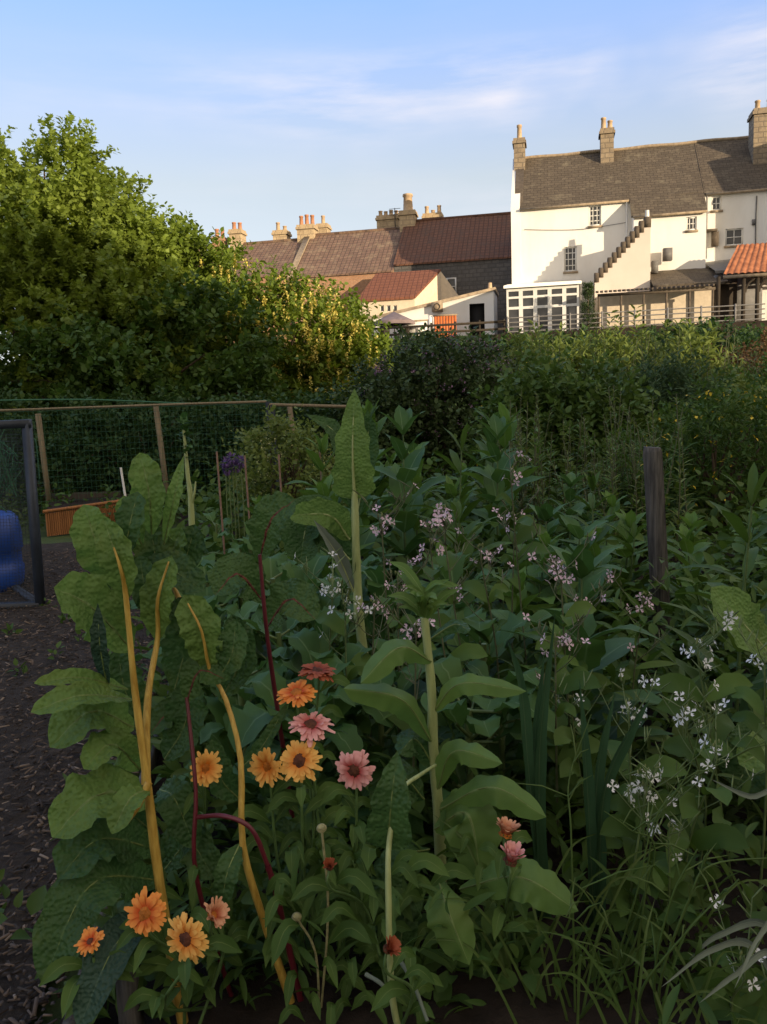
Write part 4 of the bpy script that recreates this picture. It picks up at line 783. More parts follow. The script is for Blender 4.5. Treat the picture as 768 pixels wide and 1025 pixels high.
# ------------------------------------------------------------------ timber, netting and cage
def post(name, label, cat, top, bot, rr, mat, group=None, sq=False, w=None):
    top, bot = np.array(top, float), np.array(bot, float); m = MB()
    if sq:
        d = norm(top-bot); x = norm(np.cross(d, (0, 1, 0))); y = np.cross(d, x); L = np.linalg.norm(top-bot); m.box(-rr, rr, -(w or rr), (w or rr), 0, L, 0, np.stack([x, y, d], 1), bot)
    else: m.tube(np.linspace(bot, top, 6), rr*np.linspace(1.1, .95, 6), 8)
    o = m.build(name, mat, None, loc=tuple(bot), smooth=not sq)
    return tag(o, label, cat, group)
# the dark wooden post with a bevelled top
pt = thing('wooden_post', 'dark weathered square wooden post standing among the green leaves on the right', 'post', (1.56, 4.52, 0)); m = MB()
tp, bt = at(653, 447, 4.5), at(663, 640, 4.5); bt = bt+(bt-tp)*.25; d = norm(tp-bt); x = norm(np.cross(d, (.3, 1, 0))); y = np.cross(d, x); L = np.linalg.norm(tp-bt)
V = []; hw = .05
for z, s, jl in ((0, 1, 0), (L*.5, 1, 0), (L-.03, 1, 0), (L-.004, .86, .006)):
    for cx, cy in ((-1, -1), (1, -1), (1, 1), (-1, 1)): V.append(bt+x*cx*hw*s+y*cy*hw*.9*s+d*(z+(jl*cx)))
m.add(V, [(i*4+j, i*4+(j+1) % 4, i*4+4+(j+1) % 4, i*4+4+j) for i in range(3) for j in range(4)]+[(12, 13, 14, 15)]); m.build('timber', M['wood_post'], pt, smooth=False)
m = MB(); c = tp-d*.11-y*.0462+x*-.02; 
m.tube([c+y*(.02 if y[1] < 0 else -.0)+(0, -.008, 0), c+(0, -.0025, 0)], .006, 8); m.build('nail_head', M['iron'], pt)
# canes in the bed
for px, p0, p1, Y, rr, lab in [(217, 452, 600, 6.0, .0075, 'tall brown cane left of the purple flower heads'), (245, 456, 590, 6.2, .0075, 'brown cane just right of the purple flower heads'), (279, 455, 560, 6.4, .008, 'brown cane in front of the pale flowered low bush'), (320, 450, 540, 6.8, .007, 'thin brown cane right of the pale flowered low bush')]:
    tp = at(px, p0, Y); post('garden_cane', lab, 'cane', tp, (tp[0]+.02, Y, 0), rr, M['cane'], 'canes in the middle of the bed')
tp = at(121, 468, 11); post('plant_marker', 'short white marker stick in the bed behind the orange boards', 'marker', tp, (tp[0]+.06, 11, .05), .016, M['white_p'])
# netting frame along the back
nf = thing('netting_frame', 'long netting frame with a pale top rail and dark posts below the trees', 'netting', (-5, 12, 0))
m = MB(); p = poly([at(-60, 413, 11.4), at(60, 409, 11.8), at(170, 405, 12), at(267, 402, 12.2)], 20); m.tube(p, .021, 6); m.build('rail', M['wood_pale'], nf, label='pale top rail')
m = MB(); m.tube([at(269, 405, 12.2), at(352, 407, 12.2)], .026, 6); m.build('rail', M['wood_pale'], nf)
for px, pb in ((268, 455), (273, 455)): tp = at(px, 402 if px < 270 else 405, 12.2); m = MB(); m.tube([tp, (tp[0]+.03, 12.2, 0)], .035, 6); m.build('post', M['metal_dark'], nf)
m = MB(); m.tube(poly([at(-60, 402, 11.6), at(80, 400, 12), at(200, 404, 12.2), at(268, 401, 12.3)], 16), .012, 5)
def netting(m, A, B, C, D, nu, nv, rr=.0012, sag=.0):
    A, B, C, D = map(np.array, (A, B, C, D))   # A-B bottom, D-C top
    for i in range(nu+1): a = A+(B-A)*i/nu; b = D+(C-D)*i/nu; m.tube([a, (a+b)/2+(0, 0, -sag), b], rr, 3, cap=False)
    for j in range(nv+1): a = A+(D-A)*j/nv; b = B+(C-B)*j/nv; m.tube([a, (a+b)/2+(0, 0, -sag), b], rr, 3, cap=False)
p0, p1 = at(-60, 413, 11.4), at(267, 402, 12.2); netting(m, (p0[0], p0[1], .05), (p1[0], p1[1], .05), p1, p0, 70, 18, .0018); netting(m, p0, p1, p1+(0, 1.2, -.02), p0+(0, 1.2, -.02), 70, 12, .0018); m.build('net', M['net_green'], nf)
for px, pt_, pb, lab in [(38, 414, 478, 'leaning pale stake at the left end of the netting'), (156, 406, 448, 'leaning pale stake in the middle of the netting'), (270, 405, 442, 'pale stake at the corner of the netting'), (290, 407, 442, 'pale stake standing right of the netting corner')]:
    tp = at(px, pt_, 12.1 if px < 200 else 12.35); b = at(px+(pb-pt_)*.13, pb, 12.1 if px < 200 else 12.35); b = b+(b-tp)*(b[2]/(tp[2]-b[2])); post('wooden_stake', lab, 'stake', tp, b, .036, M['wood_pale'], 'pale stakes along the netting', True, .02)
# orange slatted raised bed
rb = thing('raised_bed', 'raised bed edged with upright orange wooden slats left of the chard', 'raised bed', (-4, 10.6, 0)); a, b = at(45, 512, 10.3), at(152, 497, 11.2); m = MB(); n = 56
for i in range(n):
    p = a+(b-a)*(i+.5)/n; h = p[2]-.02+.012*math.sin(i*2.7); m.tube([(p[0], p[1], 0), (p[0], p[1], h)], .5*np.linalg.norm((b-a)[:2])/n*.97, 6)
m.build('slat_edging', M['wood_orange'], rb); m = MB(); dd = norm((b-a)*(1, 1, 0)); m.tube([a-dd*.02+(0, -.01, 0), b+(0, -.01, 0)], .024, 6); m.build('top_rail', M['wood_orange'], rb)
m = MB(); up = np.array((0, 0, 1)); V = [a+(0, .03, -.05), b+(0, .03, -.05), b+(.3, 2., -.05), a+(-.6, 1.6, -.05)]; m.add(V, [(0, 1, 2, 3)]); m.build('earth', M['soil'], rb)
c1, c2 = at(42, 497, 12.0), at(128, 486, 12.6); m = MB(); m.box(c1[0], c2[0], 12.2, 12.26, 0, c1[2]+.02); m.build('back_board', M['wood_dark'], rb, smooth=False)
# fruit cage at the left edge
fc = thing('fruit_cage', 'dark framed netted cage at the left edge beside the path', 'cage', (-2.8, 6.3, 0)); t1, t0 = at(27, 424, 6.3), at(41, 610, 6.3)
def bar(name, a, b, hw, mat=M['metal_dark']):
    m = MB(); a, b = np.array(a, float), np.array(b, float); d = norm(b-a); x = norm(np.cross(d, (0.2, 1, .1))); y = np.cross(d, x); m.box(-hw, hw, -hw, hw, 0, np.linalg.norm(b-a), 0, np.stack([x, y, d], 1), a); m.build(name, mat, fc, smooth=False)
bar('corner_post', t0-(0, 0, .02), t1, .028); bar('top_bar', t1+(0.03, 0, .0), at(-70, 428, 6.3), .03); bar('bottom_bar', t0+(0, 0, .03), at(-70, 616, 6.3)*(1, 1, 0)+(0, 0, .03), .03)
t1b, t0b = t1+(-1.25, 1.7, 0), t0+(-1.25, 1.7, 0); bar('corner_post', t0b, t1b, .03); bar('top_bar', t1, t1b, .026); bar('bottom_bar', t0+(0, 0, .03), t0b+(0, 0, .03), .026)
m = MB(); netting(m, at(-70, 616, 6.3), t0, t1, at(-70, 428, 6.3), 34, 58, .0013); netting(m, t0, t0b, t1b, t1, 60, 50, .0013); m.build('net', M['net'], fc)
r = rnd(77); m = MB(); c = at(2, 452, 6.6)
for i in range(26): a = c+r.normal(0, .07, 3); m.tube(poly([a, a+r.normal(0, .1, 3)+(0, 0, -.06), a+r.normal(0, .06, 3)+(.02, 0, -.3)], 8), .005, 4)
tag(m.build('net_bundle', M['net_green'], None, loc=tuple(c)), 'bunched green netting hanging inside the dark cage', 'netting')
bl = thing('water_barrel', 'bright blue plastic barrel inside the netted cage', 'barrel', (at(-8, 590, 7.1)[0], 7.1, 0)); c = at(-8, 590, 7.1); zt = at(0, 511, 7.1)[2]; zz = np.array([0, .02, .12, .3, .32, .5, .52, .7, .9, .97, 1.0])*zt; R = np.array([.2, .26, .29, .30, .285, .285, .30, .30, .28, .23, .05]); m = MB(); m.tube(np.stack([np.full(11, c[0]), np.full(11, 7.1), zz], 1), R*.95, 24); m.build('drum', M['blue'], bl); m = MB(); m.tube([(c[0]+.12, 7.02, zt*.98), (c[0]+.12, 7.02, zt+.03)], .035, 10); m.build('cap', M['blue'], bl)
# timber edge of the near bed
be = thing('bed_edging', 'low weathered board along the near bed at the path side', 'edging', (-.8, 2, 0)); m = MB(); e0, e1 = np.array((-.635, .9, 0)), np.array((-1.17, 4.4, 0)); d = norm(e1-e0); x = np.array((d[1], -d[0], 0)); m.box(-.014, .014, 0, np.linalg.norm(e1-e0), 0, .13, 0, np.stack([x, d, (0, 0, 1)], 1), e0); m.build('board', M['wood_post'], be, smooth=False)
c = at(128, 960, 1.75); m = MB(); m.box(c[0]-.022, c[0]+.022, 1.72, 1.765, 0, c[2]); m.build('peg', M['wood_post'], be, smooth=False)

# ------------------------------------------------------------------ big vegetables in the near bed
A = at
def plant(name, label, cat, base, group=None): return thing(name, label, cat, tuple(base), 0, group)
def leaf(par, pts, width, kind='chard', mat='chard', rib='rib', rw=.003, ruffle=.12, fold=.25, up=None, seed=0, twist=0., nu=11, nv=26, label=None, name='leaf'):
    m = MB(); big_leaf(m, pts, width, kind, up, fold, ruffle, nu, nv, 0, seed, twist, rw); return m.build(name, [M[mat], M[rib]], par, label)
def stalk(par, pts, r0, r1, mat, name='stalk', n=20, label=None, k=9):
    m = MB(); P = poly(pts, n); rr = np.linspace(r0, r1, len(P)); m.tube(P, rr*(1+.05*np.sin(np.arange(len(P))*1.7)), k); return m.build(name, M[mat], par, label)
ch = plant('yellow_chard', 'tall bolting chard with thick yellow orange stalks beside the path', 'chard', (-.60, 1.95, 0))
gA = np.array((-.555, 1.95, .0))
stalk(ch, [gA+(0.03,-.14,0), A(160, 885, 1.78), A(147, 780, 1.78), A(135, 690, 1.79), A(126, 596, 1.79), A(121, 570, 1.775), A(114, 548, 1.775)], .0135, .002, 'stalk_yellow')
stalk(ch, [A(146, 785, 1.79), A(148, 700, 1.84), A(158, 638, 1.89), A(158, 600, 1.87), A(169, 562, 1.885)], .0105, .002, 'stalk_yellow')
stalk(ch, [A(149, 783, 1.77), A(139, 806, 1.75), A(127, 824, 1.73)], .009, .004, 'stalk_yellow', n=9)
stalk(ch, [np.array((-.26, 1.86, 0)), A(262, 915, 1.8), A(243, 845, 1.8), A(241, 760, 1.84), A(226, 700, 1.88), A(210, 670, 1.90), A(202, 632, 1.87), A(188, 604, 1.885)], .0105, .002, 'stalk_yellow')
stalk(ch, [A(176, 1003, 1.85), A(174, 965, 1.86), A(170, 930, 1.87)], .009, .007, 'stalk_yellow', n=9)
stalk(ch, [A(192, 632, 2.05), A(182, 605, 2.06), A(170, 581, 2.08)], .0085, .006, 'stalk_yellow', n=9)
for i, (pts, w_, mat, ru, kw) in enumerate([
    ([(112, 585, 1.97), (98, 548, 1.93), (84, 505, 1.95)], 48, 'chard', .16, {}),
    ([(152, 535, 1.98), (149, 492, 1.95), (140, 453, 1.97)], 38, 'chard', .2, {}),
    ([(142, 545, 1.96), (130, 520, 1.92), (124, 496, 1.92)], 26, 'chard', .2, {}),
    ([(164, 545, 1.99), (174, 500, 1.95), (184, 456, 1.98)], 27, 'chard', .1, {'kind': 'lance'}),
    ([(132, 650, 1.95), (92, 608, 1.86), (54, 588, 1.80)], 66, 'chard', .14, {}),
    ([(108, 690, 1.88), (100, 645, 1.83), (98, 604, 1.84)], 30, 'chard_blue', .12, {'kind': 'lance'}),
    ([(128, 690, 1.92), (80, 678, 1.80), (34, 684, 1.73)], 22, 'chard', .08, {}),
    ([(132, 700, 1.90), (82, 696, 1.75), (31, 713, 1.68)], 34, 'chard', .08, {}),
    ([(134, 728, 1.93), (92, 712, 1.83), (50, 748, 1.78)], 56, 'chard', .14, {}),
    ([(140, 770, 1.93), (112, 745, 1.82), (84, 770, 1.76)], 42, 'chard', .14, {}),
    ([(152, 800, 1.92), (100, 795, 1.78), (52, 838, 1.70)], 66, 'chard', .16, {}),
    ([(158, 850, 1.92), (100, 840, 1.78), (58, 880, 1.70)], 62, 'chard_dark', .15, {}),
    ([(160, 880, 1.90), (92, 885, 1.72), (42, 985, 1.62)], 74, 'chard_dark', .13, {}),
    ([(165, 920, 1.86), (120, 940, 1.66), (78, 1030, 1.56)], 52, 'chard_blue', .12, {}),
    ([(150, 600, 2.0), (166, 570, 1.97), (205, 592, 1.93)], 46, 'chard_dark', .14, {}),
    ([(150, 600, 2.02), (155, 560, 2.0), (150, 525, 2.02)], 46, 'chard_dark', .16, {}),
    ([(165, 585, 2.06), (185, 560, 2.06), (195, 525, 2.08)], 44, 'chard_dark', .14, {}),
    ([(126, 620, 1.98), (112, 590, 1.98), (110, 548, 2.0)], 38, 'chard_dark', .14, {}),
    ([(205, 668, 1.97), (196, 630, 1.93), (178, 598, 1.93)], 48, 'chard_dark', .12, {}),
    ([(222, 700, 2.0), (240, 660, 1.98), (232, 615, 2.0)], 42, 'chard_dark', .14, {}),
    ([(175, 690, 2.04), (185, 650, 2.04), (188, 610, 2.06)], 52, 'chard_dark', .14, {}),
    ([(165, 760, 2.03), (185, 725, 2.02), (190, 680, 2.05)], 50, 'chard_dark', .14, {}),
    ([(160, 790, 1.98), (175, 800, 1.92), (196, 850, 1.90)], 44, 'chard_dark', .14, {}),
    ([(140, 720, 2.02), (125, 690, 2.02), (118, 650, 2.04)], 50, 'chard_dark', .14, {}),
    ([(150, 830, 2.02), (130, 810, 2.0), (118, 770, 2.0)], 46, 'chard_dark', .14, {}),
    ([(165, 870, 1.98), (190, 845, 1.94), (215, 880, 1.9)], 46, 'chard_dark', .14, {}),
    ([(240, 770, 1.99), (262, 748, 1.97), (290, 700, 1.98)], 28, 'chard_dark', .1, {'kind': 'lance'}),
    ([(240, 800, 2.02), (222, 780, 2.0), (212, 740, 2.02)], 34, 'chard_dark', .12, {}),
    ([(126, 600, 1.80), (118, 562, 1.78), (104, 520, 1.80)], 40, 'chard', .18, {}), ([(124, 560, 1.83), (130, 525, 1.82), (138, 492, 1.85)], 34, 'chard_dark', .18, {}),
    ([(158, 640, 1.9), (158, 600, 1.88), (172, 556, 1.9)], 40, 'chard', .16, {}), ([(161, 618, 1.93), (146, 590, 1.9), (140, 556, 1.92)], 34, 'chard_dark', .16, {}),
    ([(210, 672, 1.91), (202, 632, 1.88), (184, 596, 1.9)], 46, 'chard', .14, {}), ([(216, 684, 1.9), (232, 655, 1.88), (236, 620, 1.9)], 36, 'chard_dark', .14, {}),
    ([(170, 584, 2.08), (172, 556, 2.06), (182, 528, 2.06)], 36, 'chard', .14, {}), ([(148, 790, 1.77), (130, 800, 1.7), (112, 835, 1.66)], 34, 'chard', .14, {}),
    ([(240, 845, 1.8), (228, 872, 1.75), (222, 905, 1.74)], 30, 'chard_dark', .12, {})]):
    pp = [A(*p) for p in pts]; Y = pts[1][2]
    leaf(ch, pp, w_*Y/F*.88, kw.get('kind', 'chard'), mat, 'rib', .0028, ru, .22, None, i, 0)
# pale upright chard stalk in the middle
tc_ = plant('tall_pale_chard', 'pale stalked chard holding one big upright leaf above the bed', 'chard', (-.05, 3.05, 0))
stalk(tc_, [(-.04, 3.05, 0), A(362, 640, 3.02), A(357, 565, 3.0), A(355, 492, 3.0)], .022, .013, 'stalk_pale')
leaf(tc_, [A(355, 500, 3.0), A(353, 450, 2.97), A(355, 389, 3.0)], 47*3/F, 'arrow', 'chard', 'stalk_pale', .009, .07, .12, None, 3)
leaf(tc_, [A(354, 592, 3.0), A(338, 556, 2.96), A(314, 520, 2.92)], 20*3/F, 'lance', 'silver', 'stalk_pale', .006, .03, .5, None, 4)
leaf(tc_, [A(350, 540, 3.05), A(330, 516, 3.0), A(288, 516, 2.95)], 30*3/F, 'chard', 'chard', 'stalk_pale', .006, .1, .3, (0, -.9, .3), 5)
leaf(tc_, [A(350, 560, 3.08), A(312, 520, 3.05), A(300, 565, 3.0)], 52*3/F, 'chard', 'chard_dark', 'stalk_pale', .006, .1, .3, None, 6)
leaf(tc_, [A(356, 520, 3.06), A(340, 440, 3.2), A(306, 414, 3.2)], 30*3/F, 'lance', 'chard_dark', 'stalk_pale', .004, .08, .3, None, 7)
leaf(tc_, [A(357, 520, 3.06), A(368, 450, 3.1), A(368, 410, 3.1)], 34*3/F, 'lance', 'chard_dark', 'stalk_pale', .004, .08, .3, None, 8)
# the pale green stalked chard right of the calendulas
cc_ = plant('green_chard', 'bolting chard with a pale green stalk and arching leaves right of the flowers', 'chard', (.12, 2.15, 0))
stalk(cc_, [(.125, 2.15, 0), A(440, 830, 2.14), A(434, 750, 2.12), A(432, 690, 2.1), A(425, 618, 2.1)], .018, .0105, 'stalk_pale')
LV = [([(432, 662, 2.09), (400, 648, 2.02), (361, 684, 1.96)], 34, 'chard_smooth', .08, .3), ([(432, 742, 2.1), (402, 700, 2.03), (344, 689, 1.98)], 34, 'chard_smooth', .07, .5),
      ([(434, 712, 2.1), (462, 684, 2.04), (527, 692, 2.02)], 27, 'chard_smooth', .1, .25), ([(438, 790, 2.1), (455, 752, 2.04), (503, 764, 2.0)], 32, 'chard_smooth', .1, .3),
      ([(440, 810, 2.08), (492, 788, 1.98), (547, 818, 1.95)], 38, 'chard_smooth', .1, .3), ([(460, 890, 1.9), (520, 878, 1.78), (579, 912, 1.75)], 46, 'chard_smooth', .14, .2),
      ([(438, 878, 1.85), (448, 910, 1.74), (470, 966, 1.70)], 48, 'chard_smooth', .1, .35), ([(425, 800, 2.1), (402, 780, 2.06), (388, 830, 2.0)], 52, 'chard_dark', .12, .3),
      ([(435, 830, 2.08), (468, 815, 2.0), (482, 880, 1.95)], 74, 'chard_smooth', .12, .2), ([(430, 850, 2.06), (400, 860, 1.96), (372, 915, 1.9)], 44, 'chard_dark', .12, .3),
      ([(440, 910, 2.04), (470, 930, 1.94), (492, 1000, 1.88)], 50, 'chard_dark', .12, .3), ([(425, 880, 2.02), (405, 920, 1.9), (398, 985, 1.86)], 36, 'chard_dark', .12, .3),
      ([(436, 770, 2.12), (416, 740, 2.1), (400, 755, 2.06)], 36, 'chard_dark', .12, .3), ([(430, 640, 2.12), (455, 625, 2.1), (470, 632, 2.06)], 18, 'chard_dark', .1, .3)]
for i, (pts, w_, mat, ru, fo) in enumerate(LV): leaf(cc_, [A(*p) for p in pts], w_*2.05/F*.84, 'chard', mat, 'rib', .0028, ru, -fo-.15, None, 30+i)
r = rnd(5); m = MB()
for i in range(26):
    a = r.uniform(0, 6.28); L = r.uniform(.045, .1); c = A(425, 618-r.uniform(-8, 26), 2.1); e = c+np.array((math.cos(a)*L, math.sin(a)*L*.8, L*r.uniform(.2, 1.0))); big_leaf(m, [c, (c+e)/2+(0, 0, L*.22), e], L*.36, 'lance', None, .3, .12, 7, 12, 0, i)
m.build('head_leaves', M['chard_smooth'], cc_)
stalk(cc_, [(.01, 1.72, 0), A(393, 1000, 1.66), A(389, 900, 1.66), A(390, 840, 1.7), A(402, 792, 1.76), A(420, 776, 1.9), A(436, 766, 2.06)], .0085, .004, 'stalk_pale', n=26)
leaf(cc_, [A(388, 850, 1.72), A(392, 800, 1.7), A(398, 752, 1.74)], 52*1.74/F, 'arrow', 'chard_dark', 'rib', .0028, .1, .25, None, 60)
for q in ([(400, 960, 1.74), (414, 985, 1.7), (428, 1022, 1.66)], [(366, 975, 1.72), (382, 985, 1.7), (392, 1000, 1.7)]): stalk(cc_, [A(*p) for p in q], .005, .004, 'silver', 'withered_stalk', 12)
re = plant('edge_chard', 'big broad green leaf with a pale midrib at the right edge', 'chard', (1.3, 2.7, 0)); stalk(re, [(1.32, 2.75, 0), A(790, 780, 2.7), A(772, 655, 2.65)], .012, .007, 'stalk_pale'); leaf(re, [A(775, 660, 2.65), A(748, 628, 2.58), A(712, 588, 2.6)], 52*2.6/F, 'chard', 'chard', 'stalk_pale', .0045, .08, .15, None, 70); leaf(re, [A(778, 700, 2.7), A(752, 760, 2.5), A(735, 790, 2.45)], 60*2.6/F, 'chard', 'chard_dark', 'stalk_pale', .0045, .12, .25, None, 71); leaf(re, [A(790, 720, 2.7), A(765, 750, 2.4), A(740, 765, 2.35)], 40*2.5/F, 'chard', 'chard', 'stalk_pale', .004, .08, .2, None, 72)
# red stalked beet
bt_ = plant('red_beet', 'beet with thin dark red stalks among the orange flowers', 'beet', (-.42, 2.1, 0))
for pts, r0, r1 in (([(-.42, 1.9, 0), A(197, 880, 1.82), A(196, 790, 1.84), A(187, 698, 1.9)], .0062, .0045), ([A(197, 818, 1.83), A(225, 817, 1.78), A(252, 830, 1.77), A(268, 866, 1.78)], .0055, .0055), ([A(268, 866, 1.78), A(278, 900, 1.8), (-.24, 1.86, 0)], .007, .008), ([(-.28, 2.3, 0), A(285, 760, 2.25), A(268, 640, 2.2), A(260, 555, 2.2)], .008, .005)): stalk(bt_, pts, r0, r1, 'stalk_red', n=16)
for i, (pts, w_) in enumerate([([(187, 702, 1.9), (200, 672, 1.9), (226, 680, 1.88)], 34), ([(190, 740, 2.05), (170, 715, 2.05), (150, 735, 2.0)], 32), ([(260, 560, 2.45), (272, 520, 2.42), (296, 500, 2.42)], 42), ([(262, 600, 2.45), (238, 575, 2.4), (215, 596, 2.35)], 44), ([(266, 630, 2.45), (290, 600, 2.4), (316, 620, 2.35)], 44), ([(196, 870, 2.04), (182, 840, 2.02), (168, 868, 1.98)], 34), ([(262, 850, 2.03), (278, 835, 2.0), (300, 862, 1.96)], 38)]): leaf(bt_, [A(*p) for p in pts], w_*pts[1][2]/F, 'chard', 'beet', 'stalk_red', .003, .14, .25, None, 80+i)

# ------------------------------------------------------------------ calendulas
def daisy(par, c, nrm, R, mats, dmat, seed, n=31, cup=.06, rings=2, name='flower', closed=0.):
    r = rnd(seed); nrm = norm(np.array(nrm, float)); m = MB(); ax = norm(np.cross(nrm, (0.1, .2, 1))); bx = np.cross(nrm, ax); T0 = leaf_T(3, 6, 'strap', 1, .1, .0)
    for ring in range(rings):
        L = R*(1-.17*ring)
        for i in range(n-5*ring):
            if r.random() < .07: continue
            a = 2*math.pi*(i+.5*ring)/(n-5*ring)+r.normal(0, .09); d = math.cos(a)*ax+math.sin(a)*bx; lift = cup+.16*ring+r.normal(0, .08)+closed
            S = [c+d*R*.14+nrm*.002*ring, c+d*L*.6*math.cos(lift)+nrm*L*.6*math.sin(lift), c+d*L*math.cos(lift)*(1+r.normal(0, .09))+nrm*L*(math.sin(lift)-.14*(1-closed)+r.normal(0, .07))]
            big_leaf(m, S, R*.25*r.uniform(.8, 1.15), 'petal', nrm, .1, 0, 3, 7, 0, i)
    f = m.build(name, M[mats], par); m = MB(); k = 14
    V = [c+nrm*R*.2]; Fs = []
    for j, (rr, h) in enumerate(((.16, .14), (.28, .12), (.36, .06), (.38, -.02))):
        for i in range(k): a = 2*math.pi*i/k; V.append(c+(math.cos(a)*ax+math.sin(a)*bx)*R*rr*(1+.06*r.normal())+nrm*R*(h+.02*r.normal()))
    m.add(V, [(0, 1+i, 1+(i+1) % k) for i in range(k)]); m.add(V, [(1+j*k+i, 1+j*k+(i+1) % k, 1+(j+1)*k+(i+1) % k, 1+(j+1)*k+i) for j in range(3) for i in range(k)]); m.build('disc', M[dmat], f)
    m = MB()
    for i in range(12): a = 2*math.pi*i/12; d = math.cos(a)*ax+math.sin(a)*bx; big_leaf(m, [c-nrm*R*.18, c+d*R*.28-nrm*R*.05, c+d*R*.48+nrm*R*(.02+closed*.3)], R*.16, 'lance', nrm, .1, 0, 3, 5, 0, i)
    m.build('sepals', M['cal_stem'], f); return f
def calendula(label, base, fls, nleaf, seed, spread=.16):
    p = plant('calendula', label, 'flowers', base, 'calendulas in the near bed'); r = rnd(seed); nleaf = int(nleaf*.7); base = np.array(base, float); st = MB(); lf = MB()
    for j, (px, py, Y, Rp, nrm, pm, dm, cl) in enumerate(fls):
        c = A(px, py, Y); R = Rp*Y/F; nrm = norm(np.array(nrm, float)); daisy(p, c, nrm, R, pm, dm, seed*10+j, closed=cl)
        b0 = base+r.normal(0, .03, 3)*(1, 1, 0); P = poly([b0, base*.45+c*.55+r.normal(0, .03, 3), c-nrm*R*.2-(0, 0, .05), c-nrm*R*.12], 18); st.tube(P, np.linspace(.0045, .003, len(P)), 6)
        for q in range(9):
            s = P[int(len(P)*r.uniform(.15, .66))]; a = r.uniform(0, 6.28); L = r.uniform(.06, .11); e = s+np.array((math.cos(a), math.sin(a), r.uniform(-.1, .5)))*L; big_leaf(lf, [s, (s+e)/2+(0, 0, .025), e-(0, 0, .012)], L*.28, 'spoon', None, .25, .05, 5, 9, 0, q)
    for q in range(nleaf):
        a = r.uniform(0, 6.28); rr = spread*r.uniform(.1, 1); s = base+np.array((math.cos(a)*rr*.5, math.sin(a)*rr*.5, r.uniform(.06, .42))); a += r.normal(0, .6); L = r.uniform(.06, .125); e = s+np.array((math.cos(a), math.sin(a), r.uniform(-.2, .6)))*L; big_leaf(lf, [s, (s+e)/2+(0, 0, .03), e-(0, 0, .02)], L*.28, 'spoon', None, .25, .06, 5, 10, 0, q)
    st.build('stem', M['cal_stem'], p); lf.build('leaves', M['cal_leaf'], p); return p
UPF = (0, -.6, .7)
calendula('calendula with three orange flowers low at the foot of the yellow stalks', (-.50, 1.86, 0), [(146, 914, 1.6, 23, (-.2, -.9, .45), 'cal_o', 'disc_o', 0), (187, 939, 1.55, 25, (-.3, -.8, .2), 'cal_y', 'disc_b', .05), (213, 916, 1.62, 18, (.7, -.3, .5), 'cal_f', 'disc_o', .5)], 26, 101)
calendula('calendula with one small red orange flower hanging over the path', (-.66, 1.80, 0), [(91, 943, 1.62, 16, (-.2, -.4, .8), 'cal_o', 'disc_b', .25)], 12, 102, .1)
calendula('calendula with one shaggy yellow orange flower between red and yellow stalks', (-.43, 2.0, 0), [(205, 769, 1.92, 19, (.55, -.7, .35), 'cal_y', 'disc_o', .25)], 24, 103)
calendula('calendula with four flower heads, one yellow with a dark brown eye', (-.24, 1.98, 0), [(300, 762, 1.88, 22, (-.1, -.85, .5), 'cal_y', 'disc_b', 0), (268, 767, 1.9, 20, (-.35, -.85, .1), 'cal_y', 'disc_o', .2), (297, 694, 1.98, 20, (-.1, -.35, .9), 'cal_o', 'disc_o', .05), (318, 672, 2.03, 19, (.1, -.12, 1), 'cal_r', 'disc_b', .05)], 46, 104, .22)
calendula('calendula with two pink flower heads with dark red eyes', (-.1, 1.98, 0), [(355, 771, 1.87, 21, (-.25, -.9, .2), 'cal_p', 'disc_b', .0), (311, 726, 1.93, 22, (.05, -.35, .9), 'cal_p', 'disc_b', 0)], 44, 105, .2)
calendula('calendula with a closing coral flower and a faded orange one', (.28, 1.98, 0), [(511, 862, 1.76, 20, (.25, -.2, 1), 'cal_p', 'disc_b', .95), (506, 836, 1.84, 19, (.3, .1, 1), 'cal_f', 'disc_o', .75)], 20, 106)
calendula('calendula with a small dark red bud by the pale stalk', (-.03, 1.82, 0), [(388, 950, 1.58, 15, (.6, -.3, .6), 'cal_r', 'disc_b', .8), (330, 868, 1.74, 11, (0, -.5, .8), 'cal_r', 'disc_b', .9)], 40, 107, .2)
calendula('calendula with round pale seed heads and no petals', (-.2, 1.82, 0), [], 46, 108, .2)
o = [x for x in bpy.data.objects if x.name.startswith('calendula')][-1]
for px, py in ((297, 918), (322, 829)):
    m = MB(); c = A(px, py, 1.74); m.tube([c+(0, .004, -.006), c+(0, 0, 0), c+(0, -.004, .006)], [.008, .012, .006], 12); m.tube(poly([c+(0, .005, -.006), (c+np.array((-.2, 1.82, 0)))/2+(.02, 0, .05), np.array((-.2, 1.82, 0))], 10), .003, 5); m.build('seed_head', M['disc_g'], o)

# ------------------------------------------------------------------ radishes gone to flower
PET = (np.array([(0, 0, 0), (.12, .4, .02), (.34, .72, .04), (.26, 1, -.02), (-.26, 1, -.02), (-.34, .72, .04), (-.12, .4, .02)]), np.array([(0, 1, 2, 3), (0, 3, 4, 4), (0, 4, 5, 6)]), np.array([(.5, 0), (.6, .4), (.8, .7), (.7, 1), (.3, 1), (.2, .7), (.4, .4)]))
PET = (PET[0], np.array([(0, 1, 2, 3), (0, 3, 4, 5)]), PET[2])
PET = (np.array([(0, 0, 0), (.14, .42, .02), (.36, .74, .05), (.2, 1, -.03), (-.2, 1, -.03), (-.36, .74, .05), (-.14, .42, .02), (0, .6, 0)]), np.array([(0, 1, 2, 7), (7, 2, 3, 3), (0, 7, 5, 6)]), np.array([(.5, 0), (.6, .4), (.8, .7), (.7, 1), (.3, 1), (.2, .7), (.4, .4), (.5, .6)]))
PET = (PET[0], np.array([(0, 1, 2, 7), (7, 2, 3, 4), (0, 7, 5, 6)]), PET[2])
